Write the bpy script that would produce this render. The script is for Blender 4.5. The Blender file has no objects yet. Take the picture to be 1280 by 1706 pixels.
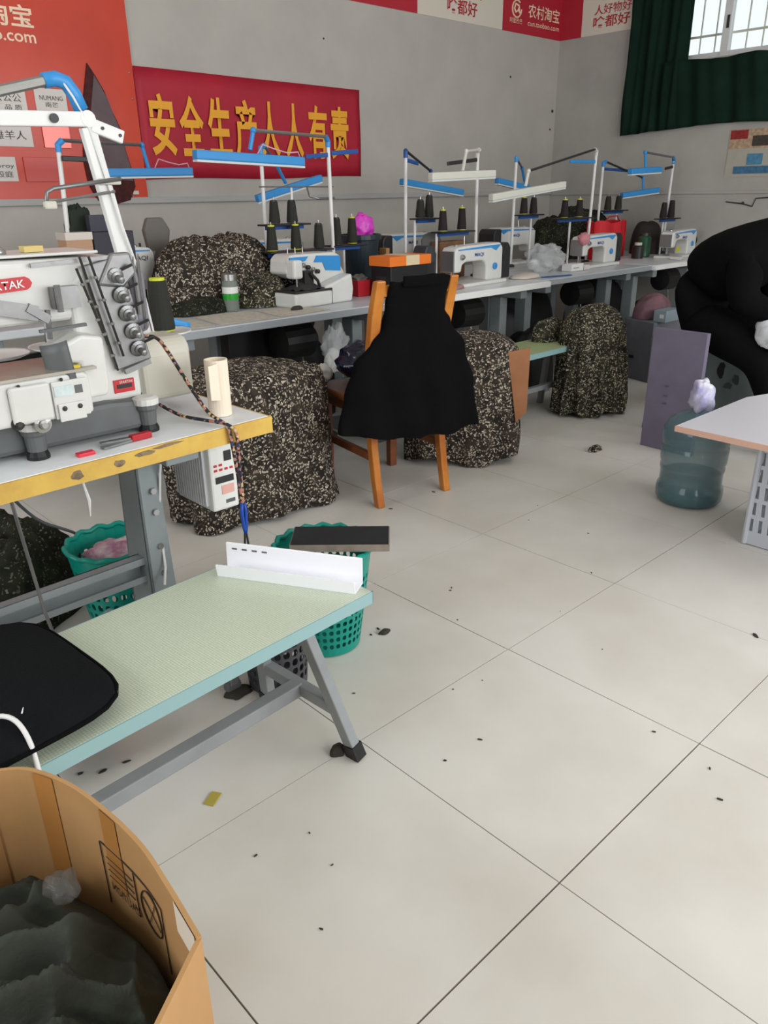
import bpy, bmesh, math, random
from mathutils import Vector, Matrix, noise, Euler
random.seed(7)
PI = math.pi
SC = bpy.context.scene
COL = SC.collection

# ------------------------------------------------------------------ camera, light, exposure
def setup_camera():
    f, yaw, pit, roll, x, y, h = 1278.98, 0.818637, 0.395587, -0.0142417, -1.020673, -1.192722, 1.281376
    cy, sy, cp, sp = math.cos(yaw), math.sin(yaw), math.cos(pit), math.sin(pit)
    F = Vector((cy*cp, sy*cp, -sp)); R = Vector((sy, -cy, 0)); U = R.cross(F)
    c, s = math.cos(roll), math.sin(roll)
    R2 = c*R + s*U; U2 = -s*R + c*U
    cam = bpy.data.cameras.new('camera'); o = bpy.data.objects.new('camera', cam); COL.objects.link(o)
    cam.sensor_fit = 'VERTICAL'; cam.sensor_height = 36.0; cam.lens = f/1706*36.0
    cam.clip_start = 0.02
    m = Matrix((R2, U2, -F)).transposed().to_4x4(); m.translation = (x, y, h)
    o.matrix_world = m
    SC.camera = o
setup_camera()

w = bpy.data.worlds.new('world'); SC.world = w; w.use_nodes = True
bgn = w.node_tree.nodes['Background']
bgn.inputs[0].default_value = (0.93, 0.97, 1.0, 1); bgn.inputs[1].default_value = 1.15

def area(name, loc, rot, sx, sy, power, color=(1, 1, 1)):
    l = bpy.data.lights.new(name, 'AREA'); l.shape = 'RECTANGLE'; l.size = sx; l.size_y = sy
    l.energy = power; l.color = color
    o = bpy.data.objects.new(name, l); COL.objects.link(o); o.location = loc; o.rotation_euler = rot
    return o
# daylight through the workshop's own windows behind the photographer, plus a side fill
area('daylight_front', (1.6, -3.38, 1.75), (PI/2, 0, 0), 5.2, 1.7, 160, (0.98, 0.99, 1.0))
area('side_fill_light', (-3.28, 0.6, 1.8), (PI/2, 0, -PI/2), 3.0, 1.5, 62, (0.97, 0.99, 1.0))  # unseen side light, strengthened to brighten faces turned left

SC.view_settings.view_transform = 'Standard'
SC.view_settings.look = 'None'
SC.view_settings.gamma = 1.0
SC.view_settings.use_curve_mapping = False
SC.view_settings.exposure = 0.0

# ------------------------------------------------------------------ helpers
def lin(c):
    c /= 255.0
    return c/12.92 if c <= 0.04045 else ((c+0.055)/1.055)**2.4
def rgb(r, g, b): return (lin(r), lin(g), lin(b), 1.0)

MATS = {}
def mat(name, color, rough=0.5, metal=0.0, noise_amt=0.0, noise_scale=8.0, bump=0.0, bump_scale=60.0,
        spec=0.5, emit=0.0, alpha=1.0, trans=0.0, ior=1.45, sheen=0.0, color2=None, detail=4.0):
    if name in MATS: return MATS[name]
    m = bpy.data.materials.new(name); m.use_nodes = True
    nt = m.node_tree; b = nt.nodes['Principled BSDF']
    b.inputs['Base Color'].default_value = color
    b.inputs['Roughness'].default_value = rough
    b.inputs['Metallic'].default_value = metal
    b.inputs['Specular IOR Level'].default_value = spec
    b.inputs['IOR'].default_value = ior
    if trans: b.inputs['Transmission Weight'].default_value = trans
    if alpha < 1: b.inputs['Alpha'].default_value = alpha
    if emit:
        b.inputs['Emission Color'].default_value = color; b.inputs['Emission Strength'].default_value = emit
    if noise_amt or color2:
        tc = nt.nodes.new('ShaderNodeTexCoord'); n = nt.nodes.new('ShaderNodeTexNoise')
        n.inputs['Scale'].default_value = noise_scale; n.inputs['Detail'].default_value = detail
        n.inputs['Roughness'].default_value = 0.6
        nt.links.new(tc.outputs['Object'], n.inputs['Vector'])
        r = nt.nodes.new('ShaderNodeValToRGB')
        r.color_ramp.elements[0].position = 0.35; r.color_ramp.elements[1].position = 0.7
        if color2 is None:
            color2 = tuple(max(0, c*(1-noise_amt)) for c in color[:3]) + (1,)
        r.color_ramp.elements[0].color = color2; r.color_ramp.elements[1].color = color
        nt.links.new(n.outputs['Fac'], r.inputs['Fac']); nt.links.new(r.outputs['Color'], b.inputs['Base Color'])
    if bump:
        tc = nt.nodes.new('ShaderNodeTexCoord'); n = nt.nodes.new('ShaderNodeTexNoise')
        n.inputs['Scale'].default_value = bump_scale; n.inputs['Detail'].default_value = 3
        nt.links.new(tc.outputs['Object'], n.inputs['Vector'])
        bp = nt.nodes.new('ShaderNodeBump'); bp.inputs['Strength'].default_value = bump
        bp.inputs['Distance'].default_value = 0.01
        nt.links.new(n.outputs['Fac'], bp.inputs['Height']); nt.links.new(bp.outputs['Normal'], b.inputs['Normal'])
    MATS[name] = m
    return m

def camo_mat(name, base, speck, scale=75.0, thresh=0.34, patch=None, patch2=None):
    """dark knit printed with small pale flecks"""
    m = bpy.data.materials.new(name); m.use_nodes = True; nt = m.node_tree; b = nt.nodes['Principled BSDF']
    b.inputs['Roughness'].default_value = 0.85; b.inputs['Specular IOR Level'].default_value = 0.15
    tc = nt.nodes.new('ShaderNodeTexCoord')
    nz = nt.nodes.new('ShaderNodeTexNoise'); nz.inputs['Scale'].default_value = 28; nz.inputs['Detail'].default_value = 2
    nt.links.new(tc.outputs['Object'], nz.inputs['Vector'])
    mx = nt.nodes.new('ShaderNodeMix'); mx.data_type = 'VECTOR'; mx.inputs['Factor'].default_value = 0.045
    nt.links.new(tc.outputs['Object'], mx.inputs[4]); nt.links.new(nz.outputs['Color'], mx.inputs[5])
    v = nt.nodes.new('ShaderNodeTexVoronoi'); v.inputs['Scale'].default_value = scale
    nt.links.new(mx.outputs[1], v.inputs['Vector'])
    # fleck inside the cell, only for a share of the cells
    r1 = nt.nodes.new('ShaderNodeValToRGB'); r1.color_ramp.elements[0].position = thresh; r1.color_ramp.elements[1].position = thresh+0.06
    r1.color_ramp.elements[0].color = (1, 1, 1, 1); r1.color_ramp.elements[1].color = (0, 0, 0, 1)
    nt.links.new(v.outputs['Distance'], r1.inputs['Fac'])
    sep = nt.nodes.new('ShaderNodeSeparateColor'); nt.links.new(v.outputs['Color'], sep.inputs['Color'])
    r2 = nt.nodes.new('ShaderNodeValToRGB'); r2.color_ramp.elements[0].position = 0.3; r2.color_ramp.elements[1].position = 0.65
    nt.links.new(sep.outputs['Red'], r2.inputs['Fac'])
    mu = nt.nodes.new('ShaderNodeMath'); mu.operation = 'MULTIPLY'
    nt.links.new(r1.outputs['Color'], mu.inputs[0]); nt.links.new(r2.outputs['Color'], mu.inputs[1])
    n2 = nt.nodes.new('ShaderNodeTexNoise'); n2.inputs['Scale'].default_value = 18; n2.inputs['Detail'].default_value = 3
    nt.links.new(tc.outputs['Object'], n2.inputs['Vector'])
    r3 = nt.nodes.new('ShaderNodeValToRGB')
    r3.color_ramp.elements[0].position = 0.4; r3.color_ramp.elements[1].position = 0.66
    r3.color_ramp.elements[0].color = base; r3.color_ramp.elements[1].color = patch or base
    nt.links.new(n2.outputs['Fac'], r3.inputs['Fac'])
    r4 = nt.nodes.new('ShaderNodeMix'); r4.data_type = 'RGBA'
    r4.inputs[6].default_value = speck; r4.inputs[7].default_value = patch2 or speck
    nt.links.new(sep.outputs['Green'], r4.inputs['Factor'])
    fin = nt.nodes.new('ShaderNodeMix'); fin.data_type = 'RGBA'
    nt.links.new(mu.outputs[0], fin.inputs['Factor']); nt.links.new(r3.outputs['Color'], fin.inputs[6]); nt.links.new(r4.outputs[2], fin.inputs[7])
    nt.links.new(fin.outputs[2], b.inputs['Base Color'])
    bp = nt.nodes.new('ShaderNodeBump'); bp.inputs['Strength'].default_value = 0.35; bp.inputs['Distance'].default_value = 0.012
    nb = nt.nodes.new('ShaderNodeTexNoise'); nb.inputs['Scale'].default_value = 45
    nt.links.new(tc.outputs['Object'], nb.inputs['Vector'])
    nt.links.new(nb.outputs['Fac'], bp.inputs['Height']); nt.links.new(bp.outputs['Normal'], b.inputs['Normal'])
    MATS[name] = m
    return m

class MB:
    """collects faces of ONE mesh"""
    def __init__(s): s.v = []; s.f = []; s.mi = []; s.cur = 0
    def add(s, vs, fs):
        n = len(s.v); s.v += [tuple(v) for v in vs]; s.f += [tuple(i+n for i in q) for q in fs]; s.mi += [s.cur]*len(fs)
        return s
    def box(s, c, d, m=None):
        x, y, z = d[0]/2, d[1]/2, d[2]/2
        vs = [Vector((a, b, e)) for e in (-z, z) for b in (-y, y) for a in (-x, x)]
        if m is not None: vs = [m @ v for v in vs]
        vs = [v+Vector(c) for v in vs]
        return s.add(vs, [(0, 2, 3, 1), (4, 5, 7, 6), (0, 1, 5, 4), (2, 6, 7, 3), (0, 4, 6, 2), (1, 3, 7, 5)])
    def box2(s, a, b):
        return s.box([(a[i]+b[i])/2 for i in range(3)], [abs(b[i]-a[i]) for i in range(3)])
    def bar(s, p0, p1, w, h, up=(0, 0, 1)):
        p0, p1 = Vector(p0), Vector(p1); d = (p1-p0); L = d.length; d.normalize()
        up = Vector(up)
        if abs(d.dot(up)) > 0.97: up = Vector((0, 1, 0))
        sx = d.cross(up).normalized(); uz = sx.cross(d)
        m = Matrix((d, sx, uz)).transposed()
        return s.box((p0+p1)/2, (L, w, h), m)
    def tube(s, pts, r, n=8, caps=True):
        pts = [Vector(p) for p in pts]
        rs = r if isinstance(r, (list, tuple)) else [r]*len(pts)
        vs = []; prev = None
        for i, p in enumerate(pts):
            t = (pts[min(i+1, len(pts)-1)]-pts[max(i-1, 0)])
            if t.length < 1e-9: t = Vector((0, 0, 1))
            t.normalize()
            if prev is None:
                a = Vector((0, 0, 1)) if abs(t.z) < 0.9 else Vector((1, 0, 0))
                u = t.cross(a).normalized()
            else:
                u = (prev - t*prev.dot(t)).normalized()
            prev = u; q = t.cross(u)
            for k in range(n):
                a = 2*PI*k/n; vs.append(p+(u*math.cos(a)+q*math.sin(a))*rs[i])
        fs = []
        for i in range(len(pts)-1):
            for k in range(n):
                k2 = (k+1) % n
                fs.append((i*n+k, i*n+k2, (i+1)*n+k2, (i+1)*n+k))
        if caps:
            fs.append(tuple(range(n-1, -1, -1))); fs.append(tuple(range((len(pts)-1)*n, len(pts)*n)))
        return s.add(vs, fs)
    def lathe(s, prof, n=20, c=(0, 0, 0), m=None, capb=True, capt=True, sx=1, sy=1):
        vs = []
        for r, z in prof:
            for k in range(n):
                a = 2*PI*k/n; v = Vector((r*math.cos(a)*sx, r*math.sin(a)*sy, z))
                if m is not None: v = m @ v
                vs.append(v+Vector(c))
        fs = []
        for i in range(len(prof)-1):
            for k in range(n):
                k2 = (k+1) % n; fs.append((i*n+k, i*n+k2, (i+1)*n+k2, (i+1)*n+k))
        if capb: fs.append(tuple(range(n-1, -1, -1)))
        if capt: fs.append(tuple(range((len(prof)-1)*n, len(prof)*n)))
        return s.add(vs, fs)
    def prism(s, poly, a, b, fn):
        """polygon of (p,q) pairs swept from a to b; fn(p,q,t) gives the point"""
        n = len(poly); vs = [fn(p, q, a) for p, q in poly]+[fn(p, q, b) for p, q in poly]
        fs = [tuple(range(n-1, -1, -1)), tuple(range(n, 2*n))]+[(i, (i+1) % n, n+(i+1) % n, n+i) for i in range(n)]
        return s.add(vs, fs)
    def grid(s, fn, nu, nv, close_u=False):
        vs = [fn(i/(nu if close_u else nu-1), j/(nv-1)) for j in range(nv) for i in range(nu)]
        fs = []
        for j in range(nv-1):
            for i in range(nu if close_u else nu-1):
                i2 = (i+1) % nu; fs.append((j*nu+i, j*nu+i2, (j+1)*nu+i2, (j+1)*nu+i))
        return s.add(vs, fs)
    def ball(s, c, r, n=12, k=8, m=None):
        rr = r if isinstance(r, (list, tuple)) else (r, r, r)
        prof = [(max(1e-4, math.sin(PI*i/k)), -math.cos(PI*i/k)) for i in range(k+1)]
        vs = []
        for a, z in prof:
            for j in range(n):
                t = 2*PI*j/n; v = Vector((a*math.cos(t)*rr[0], a*math.sin(t)*rr[1], z*rr[2]))
                if m is not None: v = m @ v
                vs.append(v+Vector(c))
        fs = [(i*n+j, i*n+(j+1) % n, (i+1)*n+(j+1) % n, (i+1)*n+j) for i in range(k) for j in range(n)]
        return s.add(vs, fs)
    def build(s, name, mt, parent=None, world=False, bevel=0, smooth=False, seg=2, solid=0, subsurf=0):
        me = bpy.data.meshes.new(name); me.from_pydata(s.v, [], s.f)
        for x in (mt if isinstance(mt, (list, tuple)) else [mt]): me.materials.append(x)
        me.polygons.foreach_set('material_index', s.mi)
        me.update()
        bm = bmesh.new(); bm.from_mesh(me)
        bmesh.ops.remove_doubles(bm, verts=bm.verts, dist=1e-6)
        bmesh.ops.recalc_face_normals(bm, faces=bm.faces)
        if world and parent is not None:
            inv = base_matrix(parent).inverted()
            bm.transform(inv)
        bm.to_mesh(me); bm.free()
        o = bpy.data.objects.new(name, me); COL.objects.link(o)
        if parent is not None: o.parent = parent
        if smooth: me.polygons.foreach_set('use_smooth', [True]*len(me.polygons))
        if solid:
            d = o.modifiers.new('thick', 'SOLIDIFY'); d.thickness = solid; d.offset = 0
        if bevel:
            d = o.modifiers.new('bevel', 'BEVEL'); d.width = bevel; d.segments = seg; d.limit_method = 'ANGLE'; d.angle_limit = 0.6
        if subsurf:
            d = o.modifiers.new('sub', 'SUBSURF'); d.levels = subsurf; d.render_levels = subsurf
        return o

def base_matrix(o):
    m = Matrix.LocRotScale(o.location, o.rotation_euler, o.scale)
    return base_matrix(o.parent) @ m if o.parent else m

def tag(o, label, cat, group=None, kind=None):
    o['label'] = label; o['category'] = cat
    if group: o['group'] = group
    if kind: o['kind'] = kind
    return o
def thing(name, label, cat, loc=(0, 0, 0), rotz=0, group=None):
    o = bpy.data.objects.new(name, None); COL.objects.link(o); o.empty_display_size = 0.05
    o.location = loc; o.rotation_euler = (0, 0, rotz)
    return tag(o, label, cat, group)
def struct(name, mb, mt, label=None, parent=None, **k):
    o = mb.build(name, mt, parent, **k)
    if parent is None:
        o['kind'] = 'structure'
        if label: o['label'] = label
    return o
def copy_tree(o, parent=None):
    c = o.copy(); COL.objects.link(c)
    c.parent = parent
    for ch in list(o.children): copy_tree(ch, c)
    return c

FW = lambda x, y, z: Vector((x, y, z))
def text_part(name, body, mt, parent, origin, xdir, ydir, width, height, bold=0.0, world=True, depth=0.0012, spacing=1.0, shear=0.0):
    """flat lettering as a thin mesh; origin is the lower left corner, fitted into width x height"""
    cu = bpy.data.curves.new(name, 'FONT'); cu.body = body; cu.size = 1.0; cu.offset = bold; cu.extrude = 0.0
    cu.space_character = spacing; cu.shear = shear; cu.resolution_u = 3
    o = bpy.data.objects.new(name, cu); COL.objects.link(o)
    dg = bpy.context.evaluated_depsgraph_get()
    me = bpy.data.meshes.new_from_object(o.evaluated_get(dg))
    bpy.data.objects.remove(o); bpy.data.curves.remove(cu)
    xs = [v.co.x for v in me.vertices]; ys = [v.co.y for v in me.vertices]
    x0, x1, y0, y1 = min(xs), max(xs), min(ys), max(ys)
    X = Vector(xdir).normalized(); Y = Vector(ydir).normalized(); N = X.cross(Y)
    O = Vector(origin)
    inv = base_matrix(parent).inverted() if (world and parent is not None) else Matrix()
    for v in me.vertices:
        a = (v.co.x-x0)/(x1-x0)*width; b = (v.co.y-y0)/(y1-y0)*height
        v.co = inv @ (O+X*a+Y*b+N*depth)
    me.materials.clear(); me.materials.append(mt)
    r = bpy.data.objects.new(name, me); COL.objects.link(r)
    if parent is not None: r.parent = parent
    return r

def cr(pts, n=6):
    """smooth path through the points"""
    P = [Vector(p) for p in pts]; P = [P[0]*2-P[1]]+P+[P[-1]*2-P[-2]]; out = []
    for i in range(1, len(P)-2):
        a, b, c, d = P[i-1:i+3]
        for k in range(n):
            t = k/n
            out.append(.5*((2*b)+(c-a)*t+(2*a-5*b+4*c-d)*t*t+(3*b-a-3*c+d)*t*t*t))
    out.append(P[-2]); return out
def nz(x, y, z=0.0): return noise.noise(Vector((x, y, z)))
def fbm(x, y, z=0.0, o=4): return noise.fractal(Vector((x, y, z)), 1.0, 2.0, o)

# ------------------------------------------------------------------ materials
M_wall = mat('wall_paint', rgb(184, 180, 173), 0.85, noise_amt=0.10, noise_scale=3.0, bump=0.08, bump_scale=30)
M_wall2 = mat('wall_paint_side', rgb(176, 173, 167), 0.85, noise_amt=0.16, noise_scale=2.2, bump=0.08, bump_scale=30)
M_ceil = mat('ceiling_paint', rgb(205, 205, 202), 0.9, noise_amt=0.04)
M_grout = mat('grout', rgb(112, 106, 98), 0.9)
M_white = mat('white_enamel', rgb(214, 214, 210), 0.35, noise_amt=0.06, noise_scale=14)
M_white2 = mat('white_plastic', rgb(222, 222, 220), 0.45)
M_chan = mat('white_pvc', rgb(245, 245, 250), 0.4)
M_cream = mat('cream_plastic', rgb(200, 196, 182), 0.45, noise_amt=0.06)
M_paper = mat('cream_paper', rgb(236, 222, 202), 0.8)
M_steel = mat('steel', rgb(140, 140, 140), 0.42, 0.75, noise_amt=0.2, noise_scale=30)
M_chrome = mat('chrome', rgb(176, 176, 174), 0.3, 0.9)
M_dark = mat('dark_plastic', rgb(34, 34, 36), 0.45)
M_black = mat('black_plastic', rgb(20, 20, 21), 0.5)
M_gun = mat('dark_steel', rgb(70, 68, 66), 0.4, 0.7)
M_grey = mat('grey_enamel', rgb(150, 154, 154), 0.45, noise_amt=0.12, noise_scale=9)
M_dgrey = mat('grey_cast_iron', rgb(98, 101, 102), 0.5, noise_amt=0.2, noise_scale=12)
M_legg = mat('grey_leg_enamel', rgb(140, 148, 150), 0.45, noise_amt=0.16, noise_scale=7)
M_top = mat('white_laminate', rgb(196, 200, 204), 0.32, noise_amt=0.08, noise_scale=6)
M_edge = mat('grey_edge_band', rgb(150, 155, 160), 0.3)
M_yel = mat('yellow_edge_band', rgb(216, 180, 82), 0.45, color2=rgb(196, 156, 72), noise_scale=11)
M_blue = mat('blue_plastic', rgb(52, 140, 205), 0.4)
M_dblue = mat('deep_blue_plastic', rgb(30, 80, 150), 0.45)
M_red = mat('red_plastic', rgb(176, 30, 40), 0.45)
M_redlab = mat('red_label', rgb(190, 40, 46), 0.4)
M_thread = mat('olive_black_thread', rgb(38, 38, 32), 0.8, bump=0.3, bump_scale=300)
M_thread2 = mat('brown_black_thread', rgb(36, 28, 28), 0.8, bump=0.3, bump_scale=300)
M_core = mat('yellow_cone_core', rgb(196, 204, 40), 0.5)
M_bfab = mat('black_cloth', rgb(13, 13, 14), 0.95, spec=0.1, bump=0.2, bump_scale=120)
M_cush = mat('black_cushion_cloth', rgb(20, 21, 23), 0.9, spec=0.12, bump=0.25, bump_scale=220)
M_wood = mat('orange_varnished_wood', rgb(206, 132, 52), 0.35, color2=rgb(172, 98, 36), noise_scale=7)
M_wood2 = mat('brown_varnished_wood', rgb(140, 82, 48), 0.4, color2=rgb(112, 62, 36), noise_scale=7)
M_card = mat('cardboard', rgb(186, 142, 92), 0.75, color2=rgb(170, 126, 78), noise_scale=5)
M_cardin = mat('cardboard_inside', rgb(190, 148, 98), 0.7, color2=rgb(176, 134, 86), noise_scale=4)
M_tape = mat('brown_tape', rgb(180, 126, 68), 0.3)
M_ink = mat('black_ink', rgb(52, 40, 28), 0.8)
M_teal = mat('teal_plastic', rgb(10, 140, 124), 0.35)
M_greyb = mat('dark_grey_plastic', rgb(62, 62, 66), 0.45)
M_lgb = mat('light_grey_plastic', rgb(186, 190, 198), 0.45)
M_pink = mat('magenta_plastic_bag', rgb(216, 70, 196), 0.35, bump=0.5, bump_scale=40)
M_clear = mat('clear_film', rgb(235, 238, 240), 0.12, alpha=0.32, bump=0.6, bump_scale=35)
M_camo = camo_mat('flecked_camouflage_knit', rgb(38, 34, 30), rgb(204, 194, 178), 105, 0.43, rgb(62, 54, 46), rgb(138, 126, 108))
M_camog = camo_mat('flecked_olive_knit', rgb(36, 35, 29), rgb(192, 184, 164), 108, 0.42, rgb(62, 60, 46), rgb(120, 114, 90))
M_camod = camo_mat('flecked_dark_knit', rgb(26, 28, 22), rgb(112, 110, 96), 90, 0.30, rgb(42, 44, 32), rgb(66, 66, 48))
M_olive = mat('dark_olive_cloth', rgb(72, 76, 68), 0.9, spec=0.15, noise_amt=0.25, noise_scale=6, bump=0.25, bump_scale=90)
M_lint = mat('grey_lint', rgb(58, 54, 48), 0.95)

# ------------------------------------------------------------------ room shell
XW, YW, HC = 5.75, 3.60, 3.30        # right wall, back wall, ceiling
XL, YF = -3.4, -3.5
mb = MB().box2((XL, YF, -0.10), (XW, YW, -0.008)); FLOOR = struct('floor', mb, M_grout, 'pale grey glazed tile floor with dark thin joints')

def tile_mat():
    m = bpy.data.materials.new('glazed_floor_tile'); m.use_nodes = True; nt = m.node_tree; b = nt.nodes['Principled BSDF']
    tc = nt.nodes.new('ShaderNodeTexCoord'); oi = nt.nodes.new('ShaderNodeObjectInfo')
    ad = nt.nodes.new('ShaderNodeVectorMath'); ad.operation = 'ADD'
    sc = nt.nodes.new('ShaderNodeVectorMath'); sc.operation = 'SCALE'; sc.inputs['Scale'].default_value = 1.0
    nt.links.new(oi.outputs['Location'], sc.inputs[0])
    nt.links.new(tc.outputs['Object'], ad.inputs[0]); nt.links.new(sc.outputs[0], ad.inputs[1])
    n1 = nt.nodes.new('ShaderNodeTexNoise'); n1.inputs['Scale'].default_value = 2.2; n1.inputs['Detail'].default_value = 5
    n2 = nt.nodes.new('ShaderNodeTexNoise'); n2.inputs['Scale'].default_value = 7.5; n2.inputs['Detail'].default_value = 3; n2.inputs['Roughness'].default_value = 0.5
    for n in (n1, n2): nt.links.new(ad.outputs[0], n.inputs['Vector'])
    r = nt.nodes.new('ShaderNodeValToRGB'); e = r.color_ramp.elements
    e[0].position = 0.3; e[0].color = rgb(204, 198, 188); e[1].position = 0.62; e[1].color = rgb(219, 216, 209)
    nt.links.new(n1.outputs['Fac'], r.inputs['Fac'])
    r2 = nt.nodes.new('ShaderNodeValToRGB'); e = r2.color_ramp.elements
    e[0].position = 0.52; e[0].color = (0, 0, 0, 1); e[1].position = 0.95; e[1].color = (0.55, 0.55, 0.55, 1)
    nt.links.new(n2.outputs['Fac'], r2.inputs['Fac'])
    mx = nt.nodes.new('ShaderNodeMix'); mx.data_type = 'RGBA'; mx.inputs[7].default_value = rgb(186, 180, 168)
    mx.inputs['Factor'].default_value = 0.0; nt.links.new(r.outputs['Color'], mx.inputs[6])
    nt.links.new(mx.outputs[2], b.inputs['Base Color'])
    mr = nt.nodes.new('ShaderNodeMapRange'); mr.inputs[1].default_value = 0.3; mr.inputs[2].default_value = 0.75; mr.inputs[3].default_value = 0.24; mr.inputs[4].default_value = 0.42
    b.inputs['Roughness'].default_value = 0.3
    return m
M_tile = tile_mat()
T = 0.6
tm = MB().box((0, 0, -0.004), (T-0.0028, T-0.0028, 0.008))
t0 = tm.build('tile', M_tile, FLOOR); first = True
for i in range(-5, 10):
    for j in range(-6, 6):
        x0, x1 = max(XL, i*T), min(XW, (i+1)*T); y0, y1 = max(YF, j*T), min(YW, (j+1)*T)
        if x1-x0 < 0.05 or y1-y0 < 0.05: continue
        if first: o = t0; first = False
        else: o = t0.copy(); COL.objects.link(o); o.parent = FLOOR
        o.location = ((x0+x1)/2+random.uniform(-.0008, .0008), (y0+y1)/2+random.uniform(-.0008, .0008), random.uniform(-.0006, 0))
        o.scale = ((x1-x0)/T, (y1-y0)/T, 1)

struct('wall_back', MB().box2((XL-.2, YW, -.1), (XW+.2, YW+.2, HC)), M_wall, 'grey plastered wall carrying the red banners')
# right wall with a window opening
wy0, wy1, wz0, wz1 = 1.50, 2.66, 2.235, 3.02
mb = MB()
mb.box2((XW, YF, -.1), (XW+.2, YW, wz0)); mb.box2((XW, YF, wz1), (XW+.2, YW, HC))
mb.box2((XW, YF, wz0), (XW+.2, wy0, wz1)); mb.box2((XW, wy1, wz0), (XW+.2, YW, wz1))
struct('wall_right', mb, M_wall2, 'grey plastered wall with the barred window')
struct('ceiling', MB().box2((XL-.2, YF-.2, HC), (XW+.2, YW+.2, HC+.1)), M_ceil)
# wall behind the photographer with its row of windows, and side wall with a window
mb = MB(); mb.box2((XL, YF-.2, -.1), (XW, YF, .85)); mb.box2((XL, YF-.2, 2.65), (XW, YF, HC))
for a, b in ((XL, -1.05), (1.45, 1.75), (4.25, XW)): mb.box2((a, YF-.2, .85), (b, YF, 2.65))
struct('wall_front', mb, M_wall)
mb = MB(); mb.box2((XL-.2, YF, -.1), (XL, YW, 1.0)); mb.box2((XL-.2, YF, 2.6), (XL, YW, HC))
mb.box2((XL-.2, YF, 1.0), (XL, -.95, 2.6)); mb.box2((XL-.2, 2.15, 1.0), (XL, YW, 2.6))
struct('wall_left', mb, M_wall)
# cable rail on the back wall and its lower run on the right wall
mb = MB(); mb.box2((XL, YW-.022, 1.232), (XW, YW, 1.268))
struct('trim_1', mb, mat('rail_plastic', rgb(172, 172, 170), 0.6), 'thin grey cable rail along the back wall', bevel=.004)
mb = MB(); mb.box2((XW-.012, 1.0, 1.226), (XW, YW-.022, 1.248))
struct('trim_2', mb, M_wall2, 'thin grey ledge line along the wall under the window', bevel=.003)

# window in the right wall
M_frame = mat('white_window_frame', rgb(214, 216, 216), 0.5)
M_glass = mat('window_glass', rgb(240, 245, 245), 0.05, trans=1.0, ior=1.05)
win = struct('window_1', MB().box2((XW+.10, wy0, wz0), (XW+.16, wy1, wz0+.05)), M_frame, 'barred white window above the green curtain')
mb = MB(); mb.box2((XW+.10, wy0, wz1-.05), (XW+.16, wy1, wz1)); mb.box2((XW+.10, wy0, wz0), (XW+.16, wy0+.045, wz1)); mb.box2((XW+.10, wy1-.045, wz0), (XW+.16, wy1, wz1))
mb.build('window_frame', M_frame, win)
mb = MB(); mb.box2((XW+.09, 2.055, wz0), (XW+.15, 2.115, wz1)); mb.build('mullion', M_frame, win)
MB().box2((XW+.125, 2.115, wz0+.05), (XW+.131, wy1-.045, wz1-.05)).build('pane', M_glass, win)
MB().box2((XW+.125, wy0+.045, wz0+.05), (XW+.131, 2.055, wz1-.05)).build('pane', M_glass, win)
M_bars = mat('window_bar_paint', rgb(232, 228, 214), 0.5)
for k in range(9):
    y = wy0+.07+k*.128
    MB().tube([(XW+.19, y, wz0), (XW+.19, y, wz1)], .007, 6).build('window_bar', M_bars, win)
for z in (2.42, 2.72):
    MB().box2((XW+.18, wy0, z-.008), (XW+.2, wy1, z+.008)).build('window_bar', M_bars, win)
for k in range(1): MB().box2((XW+.085, 2.066, 2.44), (XW+.10, 2.086, 2.53)).build('window_handle', M_gun, win)
# ceiling fluorescent fixtures
M_tube = mat('fluorescent_tube', (1.0, 0.98, 0.94, 1), 0.5, emit=30.0)
M_tube2 = mat('fluorescent_tube_dimmed', (1.0, 0.97, 0.92, 1), 0.5, emit=17.0)  # rear tubes dimmed to keep the far floor darker
for k, (x, y) in enumerate([(1.2, 1.2), (3.6, 1.2), (1.2, -1.2), (3.6, -1.2)]):
    r = thing('ceiling_lamp', 'white fluorescent batten lamp on the ceiling', 'lamp', (x, y, HC), 0, 'fluorescent ceiling lamps')
    MB().box2((-.62, -.04, -.06), (.62, .04, 0)).build('housing', M_white2, r, bevel=.006)
    MB().tube([(-.58, 0, -.085), (.58, 0, -.085)], .014, 10).build('tube', M_tube if y < 0 else M_tube2, r)
    MB().box2((-.615, -.02, -.105), (-.58, .02, -.06)).build('socket', M_white2, r)
    MB().box2((.58, -.02, -.105), (.615, .02, -.06)).build('socket', M_white2, r)
# ------------------------------------------------------------------ wall hangings
M_board = mat('orange_red_board', rgb(206, 62, 26), 0.28, color2=rgb(190, 48, 22), noise_scale=2.0)
M_banner = mat('crimson_banner_cloth', rgb(178, 28, 50), 0.6, color2=rgb(160, 22, 44), noise_scale=2.5)
M_gold = mat('gold_lettering', rgb(232, 164, 44), 0.6)
M_wtext = mat('cream_lettering', rgb(240, 214, 186), 0.6)
M_prt = mat('black_print', rgb(66, 62, 62), 0.7)
M_red2 = mat('poster_red', rgb(176, 34, 50), 0.55)
M_cream2 = mat('poster_cream', rgb(214, 206, 192), 0.6)
M_card_w = mat('white_card', rgb(216, 210, 204), 0.5, noise_amt=.06)
M_plaq = mat('glossy_pink_plaque', rgb(206, 92, 82), 0.12, 0.15)
M_char = mat('charred_edge', rgb(42, 26, 26), 0.9, color2=rgb(84, 34, 30), noise_scale=30)
M_back = mat('grey_backing', rgb(108, 92, 96), 0.8, noise_amt=.2, noise_scale=9)

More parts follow.
